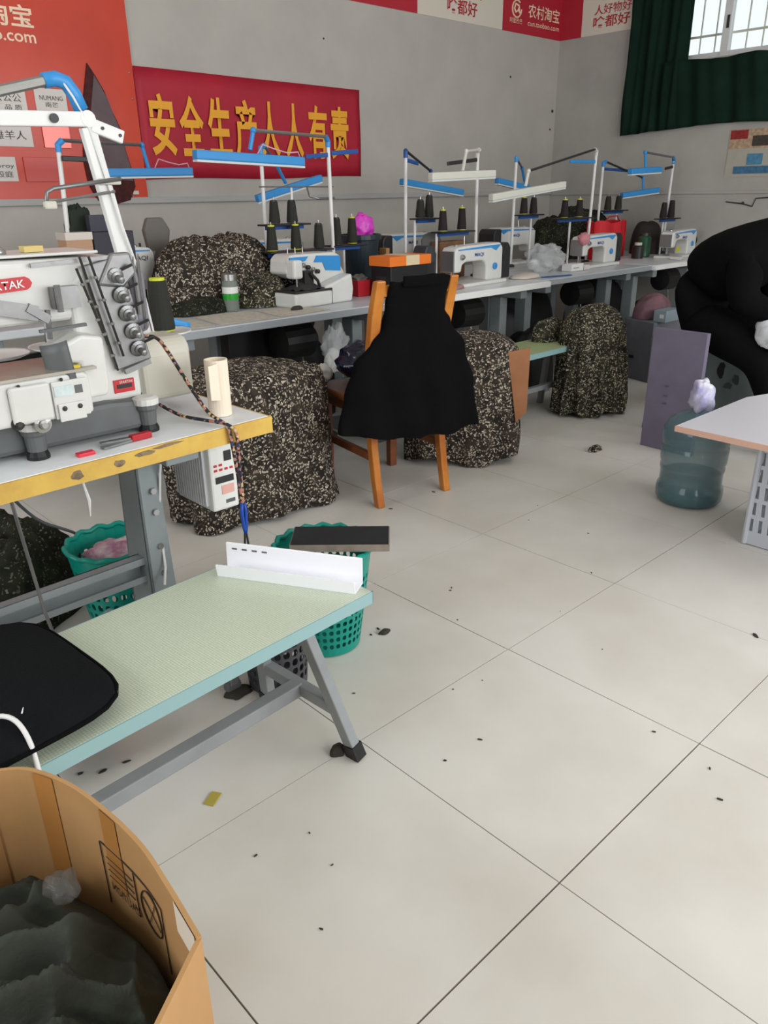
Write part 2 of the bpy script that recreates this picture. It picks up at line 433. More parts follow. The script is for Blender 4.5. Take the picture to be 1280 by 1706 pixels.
B = thing('notice_board', 'large orange-red notice board with cream lettering on the back wall', 'board', (0.5, YW-.002, 1.27))
YB = YW-.014
MB().box2((-.6, YB, 1.262), (1.47, YW-.001, 3.0)).build('panel', M_board, B, world=True)
text_part('lettering', '淘宝', M_wtext, B, (.675, YB, 2.112), (1, 0, 0), (0, 0, 1), .25, .105, bold=.02)
text_part('lettering', 'taobao.com', M_wtext, B, (.50, YB, 2.043), (1, 0, 0), (0, 0, 1), .425, .058, bold=.012)
def card(x0, x1, z0, z1, lines, mt=None, lab=None):
    MB().box2((x0, YB-.006, z0), (x1, YB, z1)).build('card', mt or M_card_w, B, world=True)
    for (s, u, v, w_, h_) in lines:
        text_part('print', s, M_prt, B, (x0+u*(x1-x0), YB-.006, z0+v*(z1-z0)), (1, 0, 0), (0, 0, 1), w_*(x1-x0), h_*(z1-z0))
card(.865, 1.04, 1.715, 1.83, [('NUMANG', .14, .5, .74, .2), ('南芒', .3, .2, .4, .22)])
card(.55, .815, 1.70, 1.83, [('公公公', .35, .42, .55, .3), ('品 质', .55, .12, .34, .2)])
card(.40, .815, 1.535, 1.652, [('雕羊人', .5, .3, .42, .38)])
card(.40, .70, 1.36, 1.483, [('Snoroy', .5, .5, .46, .22), ('殴庭', .62, .16, .3, .26)])
MB().box2((.875, YB-.008, 1.532), (1.03, YB, 1.662)).build('plaque', M_plaq, B, world=True, bevel=.002)
MB().box2((.742, YB-.008, 1.357), (.94, YB, 1.483)).build('plaque', mat('matt_red_plaque', rgb(196, 66, 58), 0.3), B, world=True, bevel=.002)
MB().box2((1.37, YB-.004, 1.285), (1.41, YB, 1.305)).build('sticker', M_card_w, B, world=True)
for x, z in ((1.443, 1.945), (1.445, 1.81), (1.37, 1.272)):
    MB().ball((x, YB-.003, z), (.006, .003, .006), 8, 5).build('nail', M_chrome, B, world=True, smooth=True)
# torn flap of the board with charred rim
out = [(1.19, 1.97), (1.225, 1.915), (1.27, 1.83), (1.31, 1.74), (1.34, 1.645), (1.36, 1.53), (1.372, 1.42), (1.378, 1.33), (1.345, 1.24), (1.25, 1.235), (1.135, 1.25), (1.10, 1.34), (1.09, 1.46), (1.10, 1.58), (1.125, 1.71), (1.15, 1.83)]
cx, cz = 1.24, 1.55
outj = [(x+nz(x*9, z*9)*.02, z+nz(z*9, x*7, 3)*.02) for x, z in out]
MB().prism(outj, YB-.010, YB, lambda p, q, t: FW(p, t, q)).build('torn_edge', M_char, B, world=True)
inn = [(cx+(x-cx)*.80+.018, cz+(z-cz)*.86-.0) for x, z in outj]
inn = [(x, z) for x, z in inn if z > 1.30]
MB().prism(inn, YB-.015, YB-.009, lambda p, q, t: FW(p, t, q)).build('torn_backing', M_back, B, world=True)

# crimson slogan banner
S = thing('slogan_banner', 'crimson cloth banner with gold safety slogan on the back wall', 'banner', (2.37, YW-.001, 1.37))
def ban(u, v):
    x = 1.475+(3.268-1.475)*u; zb = 1.368+.02*u+.006*math.sin(u*9); zt = 1.985-.012*u
    return FW(x, YW-.010-.004*math.sin(u*11)-.003*math.sin(v*7+u*5), zb+(zt-zb)*v)
g = MB().grid(ban, 40, 8).build('cloth', M_banner, S, world=True, smooth=True, solid=.003)
chars = '安全生产人人有责'
for k, ch in enumerate(chars):
    u = k/7.0; x0 = 1.535+u*(2.965-1.535); hh = .345; ww = .172
    if ch in '人': ww = .155
    z0 = 1.505
    text_part('character', ch, M_gold, S, (x0, YW-.0225, z0), (1, 0, 0), (0, 0, 1), ww, hh, bold=.028)

# strip of posters high on the walls
def poster(name, label, x0, x1, z0, z1, mt, wall='back'):
    if wall == 'back':
        o = MB().box2((x0, YW-.004, z0), (x1, YW-.0005, z1)).build(name, mt)
    return tag(o, label, 'poster')
ZS = 2.527
pw1 = thing('wall_poster', 'plain red poster beside the cream slogan poster high on the wall', 'poster', (3.3, YW-.001, ZS))
MB().box2((2.9, YW-.005, ZS), (3.88, YW-.001, 2.95)).build('sheet', M_red2, pw1, world=True)
pw2 = thing('wall_poster', 'cream poster with red slogan beside the plain red poster', 'poster', (4.4, YW-.001, ZS))
MB().box2((3.882, YW-.005, ZS), (4.905, YW-.001, 2.95)).build('sheet', M_cream2, pw2, world=True)
text_part('lettering', '啥都好', M_red2, pw2, (4.215, YW-.006, 2.575), (1, 0, 0), (0, 0, 1), .36, .105, bold=.012)
text_part('lettering', '人好物好', M_red2, pw2, (4.25, YW-.006, 2.70), (1, 0, 0), (0, 0, 1), .40, .09, bold=.008)
pw3 = thing('wall_poster', 'red poster with round logo folded across the wall corner', 'poster', (5.3, YW-.001, ZS))
mb = MB(); mb.box2((4.907, YW-.005, ZS), (XW-.001, YW-.001, 2.95)); mb.box2((XW-.005, 3.375, ZS), (XW-.001, YW-.005, 2.95)); mb.build('sheet', M_red2, pw3, world=True)
text_part('lettering', '农村淘宝', M_wtext, pw3, (5.25, YW-.006, 2.655), (1, 0, 0), (0, 0, 1), .46, .105, bold=.008)
text_part('lettering', 'cun.taobao.com', M_wtext, pw3, (5.25, YW-.006, 2.595), (1, 0, 0), (0, 0, 1), .46, .04)
mb = MB()
ring = [(5.09+.062*math.cos(a), YW-.008, 2.70+.062*math.sin(a)) for a in [i*2*PI/18*0.86+.9 for i in range(19)]]
mb.tube(ring, .006, 6); mb.tube([(5.115, YW-.008, 2.725), (5.07, YW-.008, 2.735), (5.055, YW-.008, 2.70), (5.075, YW-.008, 2.675), (5.105, YW-.008, 2.69), (5.118, YW-.008, 2.72), (5.12, YW-.008, 2.685), (5.14, YW-.008, 2.67)], .008, 6)
mb.build('round_logo', M_wtext, pw3, world=True)
text_part('lettering', '阿里巴巴', M_wtext, pw3, (5.0, YW-.006, 2.595), (1, 0, 0), (0, 0, 1), .17, .035)
pw4 = thing('wall_poster', 'cream poster with red slogan beside the green curtain', 'poster', (XW-.001, 3.1, ZS))
MB().box2((XW-.005, 2.62, ZS), (XW-.001, 3.373, 2.95)).build('sheet', M_cream2, pw4, world=True)
text_part('lettering', '啥都好', M_red2, pw4, (XW-.006, 3.255, 2.575), (0, -1, 0), (0, 0, 1), .36, .09, bold=.012)
text_part('lettering', '人好物好', M_red2, pw4, (XW-.006, 3.25, 2.675), (0, -1, 0), (0, 0, 1), .36, .075, bold=.008)

# picture poster low on the right wall, partly behind the curtain's corner
pp = thing('wall_poster', 'small colour picture poster with red and blue images under the curtain', 'poster', (XW-.001, 1.7, 1.36))
MB().box2((XW-.004, 1.40, 1.352), (XW-.001, 1.888, 1.70)).build('sheet', mat('poster_grey', rgb(176, 172, 160), .6, noise_amt=.1, noise_scale=20), pp, world=True)
for ip, (y0, y1, z0, z1, c) in enumerate(((1.40, 1.885, 1.56, 1.70, (196, 168, 138)), (1.74, 1.88, 1.63, 1.695, (158, 44, 44)), (1.42, 1.70, 1.575, 1.65, (74, 66, 58)), (1.42, 1.82, 1.375, 1.43, (70, 120, 158)), (1.60, 1.72, 1.44, 1.52, (84, 146, 180)), (1.42, 1.5, 1.44, 1.52, (96, 140, 170)))):
    MB().box2((XW-.0055-.0006*ip, y0, z0), (XW-.0035, y1, z1)).build('picture', mat('pic%d%d%d' % c, rgb(*c), .6, noise_amt=.4, noise_scale=40), pp, world=True)

# dark green curtain hung around the window
M_curt = mat('dark_green_cloth', rgb(20, 42, 34), 0.9, spec=.15, noise_amt=.3, noise_scale=5, bump=.2, bump_scale=60)
cu = thing('window_curtain', 'dark green cloth hung around and below the window', 'curtain', (XW-.06, 2.4, 1.7))
def cur1(u, v):
    y = 2.86-.02*v*1+(2.345-2.86)*u; zb = 1.705+.035*u; zt = 3.05
    z = zb+(zt-zb)*v
    y += (.05*(1-v)*0)+(.0 if u > .01 else .01*math.sin(v*9)) - (0.0 if u < .99 else .03*(1-v))
    return FW(XW-.045-.018*math.sin(u*16+v*2)-.012*math.sin(u*37), y, z)
MB().grid(cur1, 60, 24).build('drape', M_curt, cu, world=True, smooth=True, solid=.004)
def cur2(u, v):
    y = 2.50+(1.30-2.50)*u; zb = 1.725+.045*math.sin(u*2.6)-.03*u; zt = 2.232-.012*u+.010*math.sin(u*13)
    return FW(XW-.040-.014*math.sin(u*21+1)-.010*math.sin(u*47+v*3)-.012*v, y, zb+(zt-zb)*v)
MB().grid(cur2, 80, 16).build('drape', M_curt, cu, world=True, smooth=True, solid=.004)
MB().tube([(XW-.05, 2.9, 3.05), (XW-.05, 1.3, 3.05)], .008, 8).build('curtain_rod', M_gun, cu, world=True)
# wall damage: conduit stub and dark plaster patches
cw = thing('wall_cable', 'thin grey cable tacked to the wall below the picture poster', 'cable', (XW-.001, 1.6, 1.1))
MB().tube([(XW-.006, 1.84, 1.165), (XW-.006, 1.70, 1.15), (XW-.006, 1.62, 1.13), (XW-.006, 1.60, 1.19), (XW-.006, 1.45, 1.20)], .005, 6).build('wire', M_gun, cw, world=True)
MB().ball((XW-.006, 1.70, 1.155), .012, 8, 6).build('clip', M_gun, cw, world=True)
for (x, z, r) in ((5.05, 2.19, .012), (5.70, 1.955, .018), (5.68, 1.80, .012), (2.95, 2.27, .008)):
    tag(MB().ball((x, YW-.002, z), (r, .004, r*.8), 8, 5).build('wall_hook', M_gun), 'small dark nail stub in the grey back wall', 'nail', 'nail stubs in the back wall')

# ------------------------------------------------------------------ sewing table rows
def sewing_table(x0, x1, yf, depth, label, top=M_top, front=-1, h=.75, grp=None, edge=M_edge, y_legs=None, kick=True):
    """yf = operator side; front=-1: operator sits at the lower-Y side"""
    t = thing('sewing_table', label, 'table', ((x0+x1)/2, yf-front*depth/2, 0))
    yb = yf-front*depth; ya, yc = min(yf, yb), max(yf, yb)
    MB().box2((x0+.002, ya, h-.038), (x1-.002, yc, h)).build('table_top', top, t, world=True, bevel=.006)
    mb = MB(); mb.box2((x0+.002, yf-.004 if front < 0 else yf, h-.034), (x1-.002, yf if front < 0 else yf+.004, h-.004))
    mb.build('edge_band', edge, t, world=True)
    ym = (ya+yc)/2
    for x in (x0+.16, x1-.16):
        m = MB(); m.box2((x-.035, ym-.045, .09), (x+.035, ym+.045, h-.10)); m.box2((x-.03, ym-.20, h-.10), (x+.03, ym+.20, h-.038))
        m.build('leg', M_legg, t, world=True, bevel=.006)
        m = MB(); m.prism([(ym-.24, 0), (ym-.24, .045), (ym-.05, .10), (ym+.05, .10), (ym+.24, .045), (ym+.24, 0)], x-.03, x+.03, lambda p, q, tt: FW(tt, p, q))
        m.build('foot', M_legg, t, world=True)
    MB().box2((x0+.195, ym-.02, .26), (x1-.195, ym+.02, .33)).build('crossbar', M_legg, t, world=True)
    # motor slung below the top and the treadle on the crossbar
    xm = x0+.62*(x1-x0)
    m = MB(); m.lathe([(.03, -.12), (.085, -.11), (.09, .07), (.06, .10), (.03, .12)], 16, (xm, ym, h-.17), Matrix.Rotation(PI/2, 3, 'Y'))
    m.box2((xm-.05, ym-.03, h-.10), (xm+.05, ym+.03, h-.038)); m.build('motor', M_black, t, world=True, smooth=False)
    yt = ym+front*.10
    m = MB(); m.box((xm-.05, yt, .12), (.26, .22, .018), Matrix.Rotation(.15*(-front), 3, 'X')); m.build('treadle', M_gun, t, world=True)
    MB().tube([(xm+.06, yt+.05, .13), (xm+.03, ym, h-.22)], .005, 6).build('pull_rod', M_steel, t, world=True)
    return t
D1 = 0.56; YF1 = 1.745
sewing_table(.50, 1.93, YF1, D1, 'grey-edged sewing table under the flecked pile and overlocker')
sewing_table(1.94, 3.17, YF1-.02, D1, 'white sewing table behind the wooden chair', top=mat('white_laminate_bright', rgb(222, 224, 226), .3), edge=M_white2)
sewing_table(3.18, 4.50, YF1+.03, D1, 'grey-edged sewing table under the blue and white lockstitch machine')
sewing_table(4.51, 5.70, YF1, D1, 'white sewing table next to the wall with the window', top=MATS['white_laminate_bright'], edge=M_white2)
Y2 = 2.345
for k, (a, b, l) in enumerate(((-.10, 1.10, 'grey sewing table behind the large pile, next to the notice board'), (1.12, 2.28, 'grey sewing table below the slogan banner with the dark bucket'), (2.30, 3.46, 'grey sewing table behind the orange tape box'), (3.48, 4.60, 'grey sewing table behind the clear plastic bag'), (4.62, 5.68, 'grey sewing table by the wall corner, with the red bag'))):
    sewing_table(a, b, Y2+.54, .54, l, front=1)

# drawer box and shadowy boards under the first table
k1 = tag(MB().box2((1.08, 2.18, .40), (1.52, 2.26, .66)).build('back_board', M_black, bevel=.004), 'black board fixed under the table with the large pile', 'board')

# ------------------------------------------------------------------ foreground machine table
FG = thing('machine_table', 'white-topped machine table with worn yellow edge', 'table', (.066, .382, 0), math.radians(2.0))
ZT = .76
L, Wd = 1.25, .62
M_fgtop = mat('worn_white_laminate', rgb(240, 243, 245), .35, color2=rgb(222, 225, 226), noise_scale=5)
MB().box2((-L, 0.004, ZT-.042), (-.004, Wd, ZT)).build('table_top', M_fgtop, FG, bevel=.003)
mb = MB(); mb.box2((-L, -.002, ZT-.042), (0, .004, ZT-.001)); mb.box2((-.004, .004, ZT-.042), (0, Wd, ZT-.001))
mb.build('edge_band', M_yel, FG, bevel=.001)
M_wear = mat('worn_off_patch', rgb(150, 128, 96), .7, color2=rgb(92, 76, 58), noise_scale=50)
def scuff(x, z, w_, h_, sd):
    pts = []
    for i in range(12):
        a = 2*PI*i/12; r = .6+.4*random.Random(sd*31+i).random(); pts.append((x+math.cos(a)*w_*r/2, z+math.sin(a)*h_*r/2))
    MB().prism(pts, -.0032, -.0018, lambda p, q, t: FW(p, t, q)).build('scuff', M_wear, FG)
scuff(-.515, ZT-.022, .035, .026, 1); scuff(-.30, ZT-.006, .09, .010, 2); scuff(-.36, ZT-.012, .06, .014, 3); scuff(-.42, ZT-.02, .03, .02, 4)
def fgleg(x):
    m = MB()
    # tapered C-channel leg: web and two flanges, open to the right
    y = .29
    for (xa, xb, ya, yb_) in ((-.032, -.026, -.052, .052), (-.032, .03, -.052, -.046), (-.032, .03, .046, .052)):
        vs = []
        for z, k in ((.05, 1.28), (ZT-.075, .92)):
            vs += [(x+xa*k, y+ya*k, z), (x+xb*k, y+ya*k, z), (x+xb*k, y+yb_*k, z), (x+xa*k, y+yb_*k, z)]
        m.add(vs, [(0, 1, 2, 3), (4, 5, 6, 7), (0, 1, 5, 4), (1, 2, 6, 5), (2, 3, 7, 6), (3, 0, 4, 7)])
    m.build('leg', M_legg, FG)
    MB().box2((x-.045, y-.24, ZT-.078), (x+.045, y+.24, ZT-.042)).build('bracket', M_legg, FG, bevel=.004)
    MB().prism([(y-.20, 0), (y-.20, .04), (y-.07, .07), (y+.07, .07), (y+.27, .04), (y+.27, 0)], x-.04, x+.04, lambda p, q, t: FW(t, p, q)).build('foot', M_legg, FG)
    for z in (.56, .50, .40, .32):
        MB().lathe([(.009, 0), (.009, .007)], 6, (x+.005, y-.056, z), Matrix.Rotation(PI/2, 3, 'X')).build('bolt', M_chrome, FG)
fgleg(-.235); fgleg(-1.05)
mb = MB(); yb = .29
for (z0, z1, y0, y1) in ((.30, .372, -.004, .0), (.366, .372, -.035, .0), (.30, .306, -.035, 0), (.352, .372, -.037, -.033), (.30, .318, -.037, -.033)):
    mb.box2((-1.05, yb+y0, z0), (-.25, yb+y1, z1))
mb.build('crossbeam', M_legg, FG)
# treadle rod hanging at the left, and cord
MB().tube([(-.62, .12, ZT-.05), (-.60, .11, .40), (-.57, .05, .10)], .004, 6).build('pull_rod', M_steel, FG)
MB().box2((-.75, -.02, .07), (-.50, .16, .09)).build('treadle', M_gun, FG)
MB().tube([(-.20, .20, ZT-.05), (-.205, .23, .60), (-.215, .25, .45), (-.23, .22, .34), (-.25, .20, .30)], .0035, 6).build('cable', M_white2, FG)

# servo control box hung under the right end
CB = thing('motor_control_box', 'white motor control box hanging under the yellow-edged table', 'control box', (.03, .60, .50))
x0, x1, y0, y1, z0, z1 = -.055, .026, .505, .695, .492, .714
M_cb = mat('control_box_white', rgb(226, 226, 222), .4)
MB().box2((x0, y0, z0), (x1, y1, z1)).build('housing', M_cb, CB, world=True, bevel=.006)
for k in range(13):
    y = y0+.022+k*.0125
    MB().box2((x0-.008, y, z0+.014), (x0, y+.006, z1-.012)).build('fin', mat('heat_sink_grey', rgb(224, 225, 230), .4), CB, world=True)
MB().box2((x0+.045, y0-.003, z1-.085), (x0+.066, y0, z1-.058)).build('switch', M_dark, CB, world=True)
MB().box2((x0+.014, y0-.002, z0+.078), (x1-.012, y0, z0+.096)).build('display', M_dark, CB, world=True)
for k in range(6):
    MB().box2((x0+.012+(k % 4)*.016, y0-.002, z0+.112+(k//4)*.013), (x0+.021+(k % 4)*.016, y0, z0+.118+(k//4)*.013)).build('button', M_redlab, CB, world=True)
MB().box2((x0+.03, y0-.0015, z0+.045), (x1-.013, y0, z0+.07)).build('sticker', mat('pale_red_sticker', rgb(222, 170, 160), .5), CB, world=True)
MB().box2((x0+.04, y0-.0015, z0+.018), (x1-.013, y0, z0+.028)).build('sticker', M_dgrey, CB, world=True)

# ------------------------------------------------------------------ bench in front
BN = thing('work_bench', 'low pale green bench with grey steel trestle legs', 'bench', (-.362, .108, 0), math.radians(4.0))
def bench_mat():
    m = bpy.data.materials.new('woven_green_laminate'); m.use_nodes = True; nt = m.node_tree; b = nt.nodes['Principled BSDF']
    b.inputs['Roughness'].default_value = .28
    tc = nt.nodes.new('ShaderNodeTexCoord')
    w1 = nt.nodes.new('ShaderNodeTexWave'); w1.bands_direction = 'X'; w1.inputs['Scale'].default_value = 55; w1.inputs['Distortion'].default_value = 3.0; w1.inputs['Detail Scale'].default_value = 8
    w2 = nt.nodes.new('ShaderNodeTexWave'); w2.bands_direction = 'Y'; w2.inputs['Scale'].default_value = 55; w2.inputs['Distortion'].default_value = 3.0; w2.inputs['Detail Scale'].default_value = 8
    for x in (w1, w2): nt.links.new(tc.outputs['Object'], x.inputs['Vector'])
    ad = nt.nodes.new('ShaderNodeMath'); ad.operation = 'ADD'
    nt.links.new(w1.outputs['Fac'], ad.inputs[0]); nt.links.new(w2.outputs['Fac'], ad.inputs[1])
    r = nt.nodes.new('ShaderNodeValToRGB'); e = r.color_ramp.elements
    e[0].position = .3; e[0].color = rgb(182, 193, 172); e[1].position = 1.0; e[1].color = rgb(216, 223, 204)
    dv = nt.nodes.new('ShaderNodeMath'); dv.operation = 'MULTIPLY'; dv.inputs[1].default_value = .5
    nt.links.new(ad.outputs[0], dv.inputs[0]); nt.links.new(dv.outputs[0], r.inputs['Fac'])
    nt.links.new(r.outputs['Color'], b.inputs['Base Color'])
    return m
M_bench = bench_mat()
M_bedge = mat('pale_teal_edge_band', rgb(140, 174, 176), .4)
ZB = .445; xa, xb, ya, yb = -.62, .36, -.185, .185
MB().box2((xa+.003, ya+.003, ZB-.028), (xb-.003, yb-.003, ZB)).build('seat_board', M_bench, BN)
mb = MB(); mb.box2((xa, ya, ZB-.030), (xb, ya+.003, ZB-.0005)); mb.box2((xb-.003, ya, ZB-.030), (xb, yb, ZB-.0005)); mb.box2((xa, yb-.003, ZB-.03), (xb, yb, ZB-.0005))
mb.build('edge_band', M_bedge, BN)
M_trest = mat('grey_trestle_enamel', rgb(146, 150, 152), .45, noise_amt=.15, noise_scale=9)
for xl in (.22, -.47):
    for s in (-1, 1):
        m = MB(); p0 = (xl+.0, s*.075, ZB-.03); p1 = (xl+.085*(1 if xl > 0 else -1), s*.165, .012)
        p0 = Vector(p0); p1 = Vector(p1)
        m.bar(p0, p1, .034, .026, (1, 0, 0)); l = m.build('leg', M_trest, BN, bevel=.003)
        d = (p0-p1).normalized()
        MB().bar(p1-d*.012, p1+d*.03, .040, .032, (1, 0, 0)).build('rubber_foot', M_black, BN)
    q = .52
    MB().bar((xl+.058*(1 if xl > 0 else -1), -.135, .145), (xl+.058*(1 if xl > 0 else -1), .135, .145), .028, .03).build('cross_bar', M_trest, BN, bevel=.002)
    MB().box2((xl-.03, -.13, ZB-.036), (xl+.03, .13, ZB-.028)).build('mount_plate', M_trest, BN)
MB().box2((-.525, -.018, .125), (.275, .018, .162)).build('stretcher', M_trest, BN, bevel=.003)
# black seat cushion at the bench's left
CU = thing('seat_cushion', 'square black padded cushion lying on the green bench', 'cushion', (-.795, .118, ZB), math.radians(5))
def cush(u, v):
    a = 2*PI*u; c, s = math.cos(a), math.sin(a)
    sq = 1.0/((abs(c)**4.5+abs(s)**4.5)**(1/4.5))
    k = math.sin(PI*v); z = .028-.028*math.cos(PI*v)
    kk = k**.45
    zz = .008+(.056 if v > .5 else 0)*0
    top = .042+.012*math.cos(min(1, kk)*PI*.5)
    z = (top*2)*(.5-.5*math.cos(PI*v)) if True else z
    wob = 1+.012*nz(c*2, s*2, v*3)
    return FW(c*sq*.205*kk*wob, s*sq*.215*kk*wob, z*.62+.001)
MB().grid(cush, 64, 22, close_u=True).build('pad', M_cush, CU, smooth=True)
mb = MB(); pts = []
for i in range(49):
    a = 2*PI*i/48; c, s = math.cos(a), math.sin(a); sq = 1.0/((abs(c)**4.5+abs(s)**4.5)**(1/4.5)); pts.append((c*sq*.207, s*sq*.217, .028))
MB().tube(pts, .004, 6).build('piping', M_bfab, CU, smooth=True)
MB().box((.175, -.175, .028), (.022, .010, .006), Matrix.Rotation(-.7, 3, 'Z')).build('zip_pull', M_gun, CU)

# white plastic channel across the bench's right end
CH = thing('plastic_channel', 'white plastic lamp channel lying across the end of the bench', 'channel', (-.092, .128, ZB), math.radians(120))
prof = [(-.028, .032), (-.024, .0035), (.024, .0035), (.027, .062), (.031, .064), (.028, .0005), (-.027, .0005), (-.032, .032)]
MB().prism(prof, -.172, .172, lambda p, q, t: FW(t, -p, q)).build('profile', M_chan, CH)
for k in range(4):
    MB().box((.150-k*.026, -.0262, .050), (.013, .0016, .004)).build('slot', M_dgrey, CH)
MB().box((.158, .0290, .020), (.018, .0016, .003)).build('slot', M_dgrey, CH)

# ------------------------------------------------------------------ cardboard box with dark cloth
BX = thing('cardboard_box', 'large open cardboard box full of dark olive cloth', 'box', (-1.0, -.38, 0))
HB = .50
rim0 = [(-.752, -.590), (-.742, -.50), (-.736, -.42), (-.742, -.33), (-.758, -.24), (-.790, -.165), (-.84, -.125), (-1.30, -.14), (-1.32, -.66), (-.90, -.665)]
rim = [(p.x, p.y) for p in cr([(a, b, 0) for a, b in rim0[0:7]], 5)]
def wall_strip(pts, z0, z1, th, name, mt, bulge=0.0):
    m = MB(); n = len(pts); vs = []
    for (x, y) in pts:
        vs += [(x, y, z0), (x, y, z1)]
    for i in range(n):
        if i == 0: d = Vector(pts[1])-Vector(pts[0])
        elif i == n-1: d = Vector(pts[-1])-Vector(pts[-2])
        else: d = Vector(pts[i+1])-Vector(pts[i-1])
        d.normalize(); nx, ny = -d.y*th, d.x*th
        vs += [(pts[i][0]+nx, pts[i][1]+ny, z0), (pts[i][0]+nx, pts[i][1]+ny, z1)]
    fs = []
    for i in range(n-1):
        a, b = 2*i, 2*i+2; c, d = 2*n+2*i, 2*n+2*i+2
        fs += [(a, b, b+1, a+1), (c, c+1, d+1, d), (a+1, b+1, d+1, c+1), (a, c, d, b)]
    fs += [(0, 1, 2*n+1, 2*n), (2*n-2, 4*n-2, 4*n-1, 2*n-1)]
    m.add(vs, fs)
    return m.build(name, mt, BX, world=True)
wall_strip(rim, 0.0, HB, .006, 'side_wall', M_cardin)
wall_strip([(-.843, -.128), (-1.30, -.14)], 0.0, HB, .006, 'side_wall', M_card)
wall_strip([(-1.30, -.14), (-1.32, -.66)], 0.0, HB-.02, .006, 'side_wall', M_card)
wall_strip([(-1.32, -.66), (-.90, -.69), (-.752, -.590)][::1], 0.0, HB-.004, .006, 'side_wall', M_cardin)
MB().box2((-1.30, -.65, .0), (-.76, -.15, .008)).build('bottom', M_card, BX, world=True)
# print and tape on the inner face (flat, on the long side)
def on_wall(y, z, off):
    pts = rim
    for i in range(len(pts)-1):
        if pts[i][1] <= y <= pts[i+1][1]:
            k = (y-pts[i][1])/(pts[i+1][1]-pts[i][1]); d = Vector(pts[i+1])-Vector(pts[i]); d.normalize()
            return FW(pts[i][0]+(pts[i+1][0]-pts[i][0])*k-d.y*off, y+d.x*off, z)
    return FW(-.75, y, z)
def patch(name, y0, y1, z0, z1, mt, off=.0072, n=10):
    MB().grid(lambda u, v: on_wall(y0+(y1-y0)*u, z0+(z1-z0)*v, off), n, 3).build(name, mt, BX, world=True)
patch('tape', -.21, -.175, .26, HB-.002, M_tape); patch('tape', -.355, -.315, .36, HB-.002, M_tape)
patch('torn_paper', -.586, -.525, HB-.052, HB-.0005, mat('torn_paper', rgb(226, 214, 196), .8))
def wline(ya_, za, yb_, zb, th=.0016):
    n = 14; a = []
    for i in range(n):
        t = i/(n-1); a.append(on_wall(ya_+(yb_-ya_)*t, za+(zb-za)*t, .0075))
    MB().tube(a, th*.55, 4).build('print_line', M_ink, BX, world=True)
for q in ((-.30, .43, -.468, .43), (-.30, .43, -.30, .31), (-.468, .43, -.468, .31), (-.385, .43, -.385, .345)): wline(*q)
def ringline():
    a = []
    for i in range(25):
        t = 2*PI*i/24; a.append(on_wall(-.428+.030*math.cos(t), .386+.036*math.sin(t), .0075))
    MB().tube(a, .0011, 4).build('print_ring', M_ink, BX, world=True)
ringline()
for a in (.5, 2.1, 3.6): wline(-.428-.026*math.cos(a), .386-.03*math.sin(a), -.428+.026*math.cos(a), .386+.03*math.sin(a), .0012)
p_ = on_wall(-.375, .325, .009)
text_part('lettering', 'CAUTION', M_ink, BX, on_wall(-.388, .345, .0095), (-.08, 1, 0), (0, 0, 1), .075, .016, bold=.01)
for k in range(4): wline(-.312, .372+k*.012, -.378, .372+k*.012, .0012)
# the cloth inside
def inbox(u, v):
    y = -.655+.50*v
    ed = min(u, 1-u, v, 1-v)
    bulg = on_wall(max(-.58, min(-.17, y)), 0, .016).x
    if y < -.585: bulg = -.77-(-.585-y)*1.4
    x = -1.295+(bulg+1.295)*u
    w1 = fbm(x*3.5+1, y*3.5, 1.3, 3); w2 = fbm(x*3.5, y*3.5, 7.7, 3)
    ridge = lambda q: 1-abs(math.sin(q))
    f = .050*ridge((x*.55+y*1.5)*20+w1*4.4)**1.5+.034*ridge((x*1.5-y*.6)*24+w2*4.2)**1.5+.016*ridge((x*.8+y)*58+w1*7)
    dome = .075*math.sin(PI*u)**.6*math.sin(PI*v)**.6
    z = .285+dome+.05*w1+f*min(1, ed*8)+.09*max(0, v-.4)*(1-u)*2.2
    if ed < .001: z -= .10
    return FW(x, y, z if z < HB-.07 else HB-.07+(z-HB+.07)*.4)
CL_ = tag(MB().grid(inbox, 150, 140).build('cloth_heap', M_olive, smooth=True), 'crumpled dark olive cloth inside the cardboard box', 'cloth')
def wrap(u, v):
    a = 2*PI*u; k = math.sin(PI*v); r = 1+.35*nz(math.cos(a)*2, math.sin(a)*2, v*3)
    return FW(-.822+.022*math.cos(a)*k*r, -.34+.028*math.sin(a)*k*r, .428-.016*math.cos(PI*v)*r)
tag(MB().grid(wrap, 24, 12, close_u=True).build('plastic_wrapper', mat('shiny_clear_wrap', rgb(120, 122, 120), .1, alpha=.3, bump=.9, bump_scale=60), smooth=True), 'small crumpled clear wrapper on the olive cloth', 'wrapper')

# ------------------------------------------------------------------ wooden chair with a black jacket over its back
CHR = thing('wooden_chair', 'orange varnished wooden chair with a black jacket on its back', 'chair', (1.29, 1.13, 0), math.radians(-9.6))
W2 = .182
def curved_leg(x, name='leg'):
    m = MB(); prev = None
    zs = [0, .12, .26, .42, .55, .70, .82, .96]; ys = [-.06, -.035, -.012, 0, -.002, -.02, -.045, -.085]
    wd = .0175; dp = .020; WX = [1, 1, 1, 1, 1.05, 1.25, 1.4, 1.35]
    vs = []; fs = []
    for i, (z, y) in enumerate(zip(zs, ys)):
        k = 1.0 if i < 7 else .9
        dd = dp*(1.25 if 2 < i < 5 else 1.0)*k
        q = wd*k*WX[i]; vs += [(x-q, y-dd, z), (x+q, y-dd, z), (x+q, y+dd, z), (x-q, y+dd, z)]
    n = len(zs)
    for i in range(n-1):
        for k in range(4):
            fs.append((i*4+k, i*4+(k+1) % 4, (i+1)*4+(k+1) % 4, (i+1)*4+k))
    fs += [(3, 2, 1, 0), (n*4-4, n*4-3, n*4-2, n*4-1)]
    m.add(vs, fs); m.build(name, M_wood, CHR, bevel=.006)
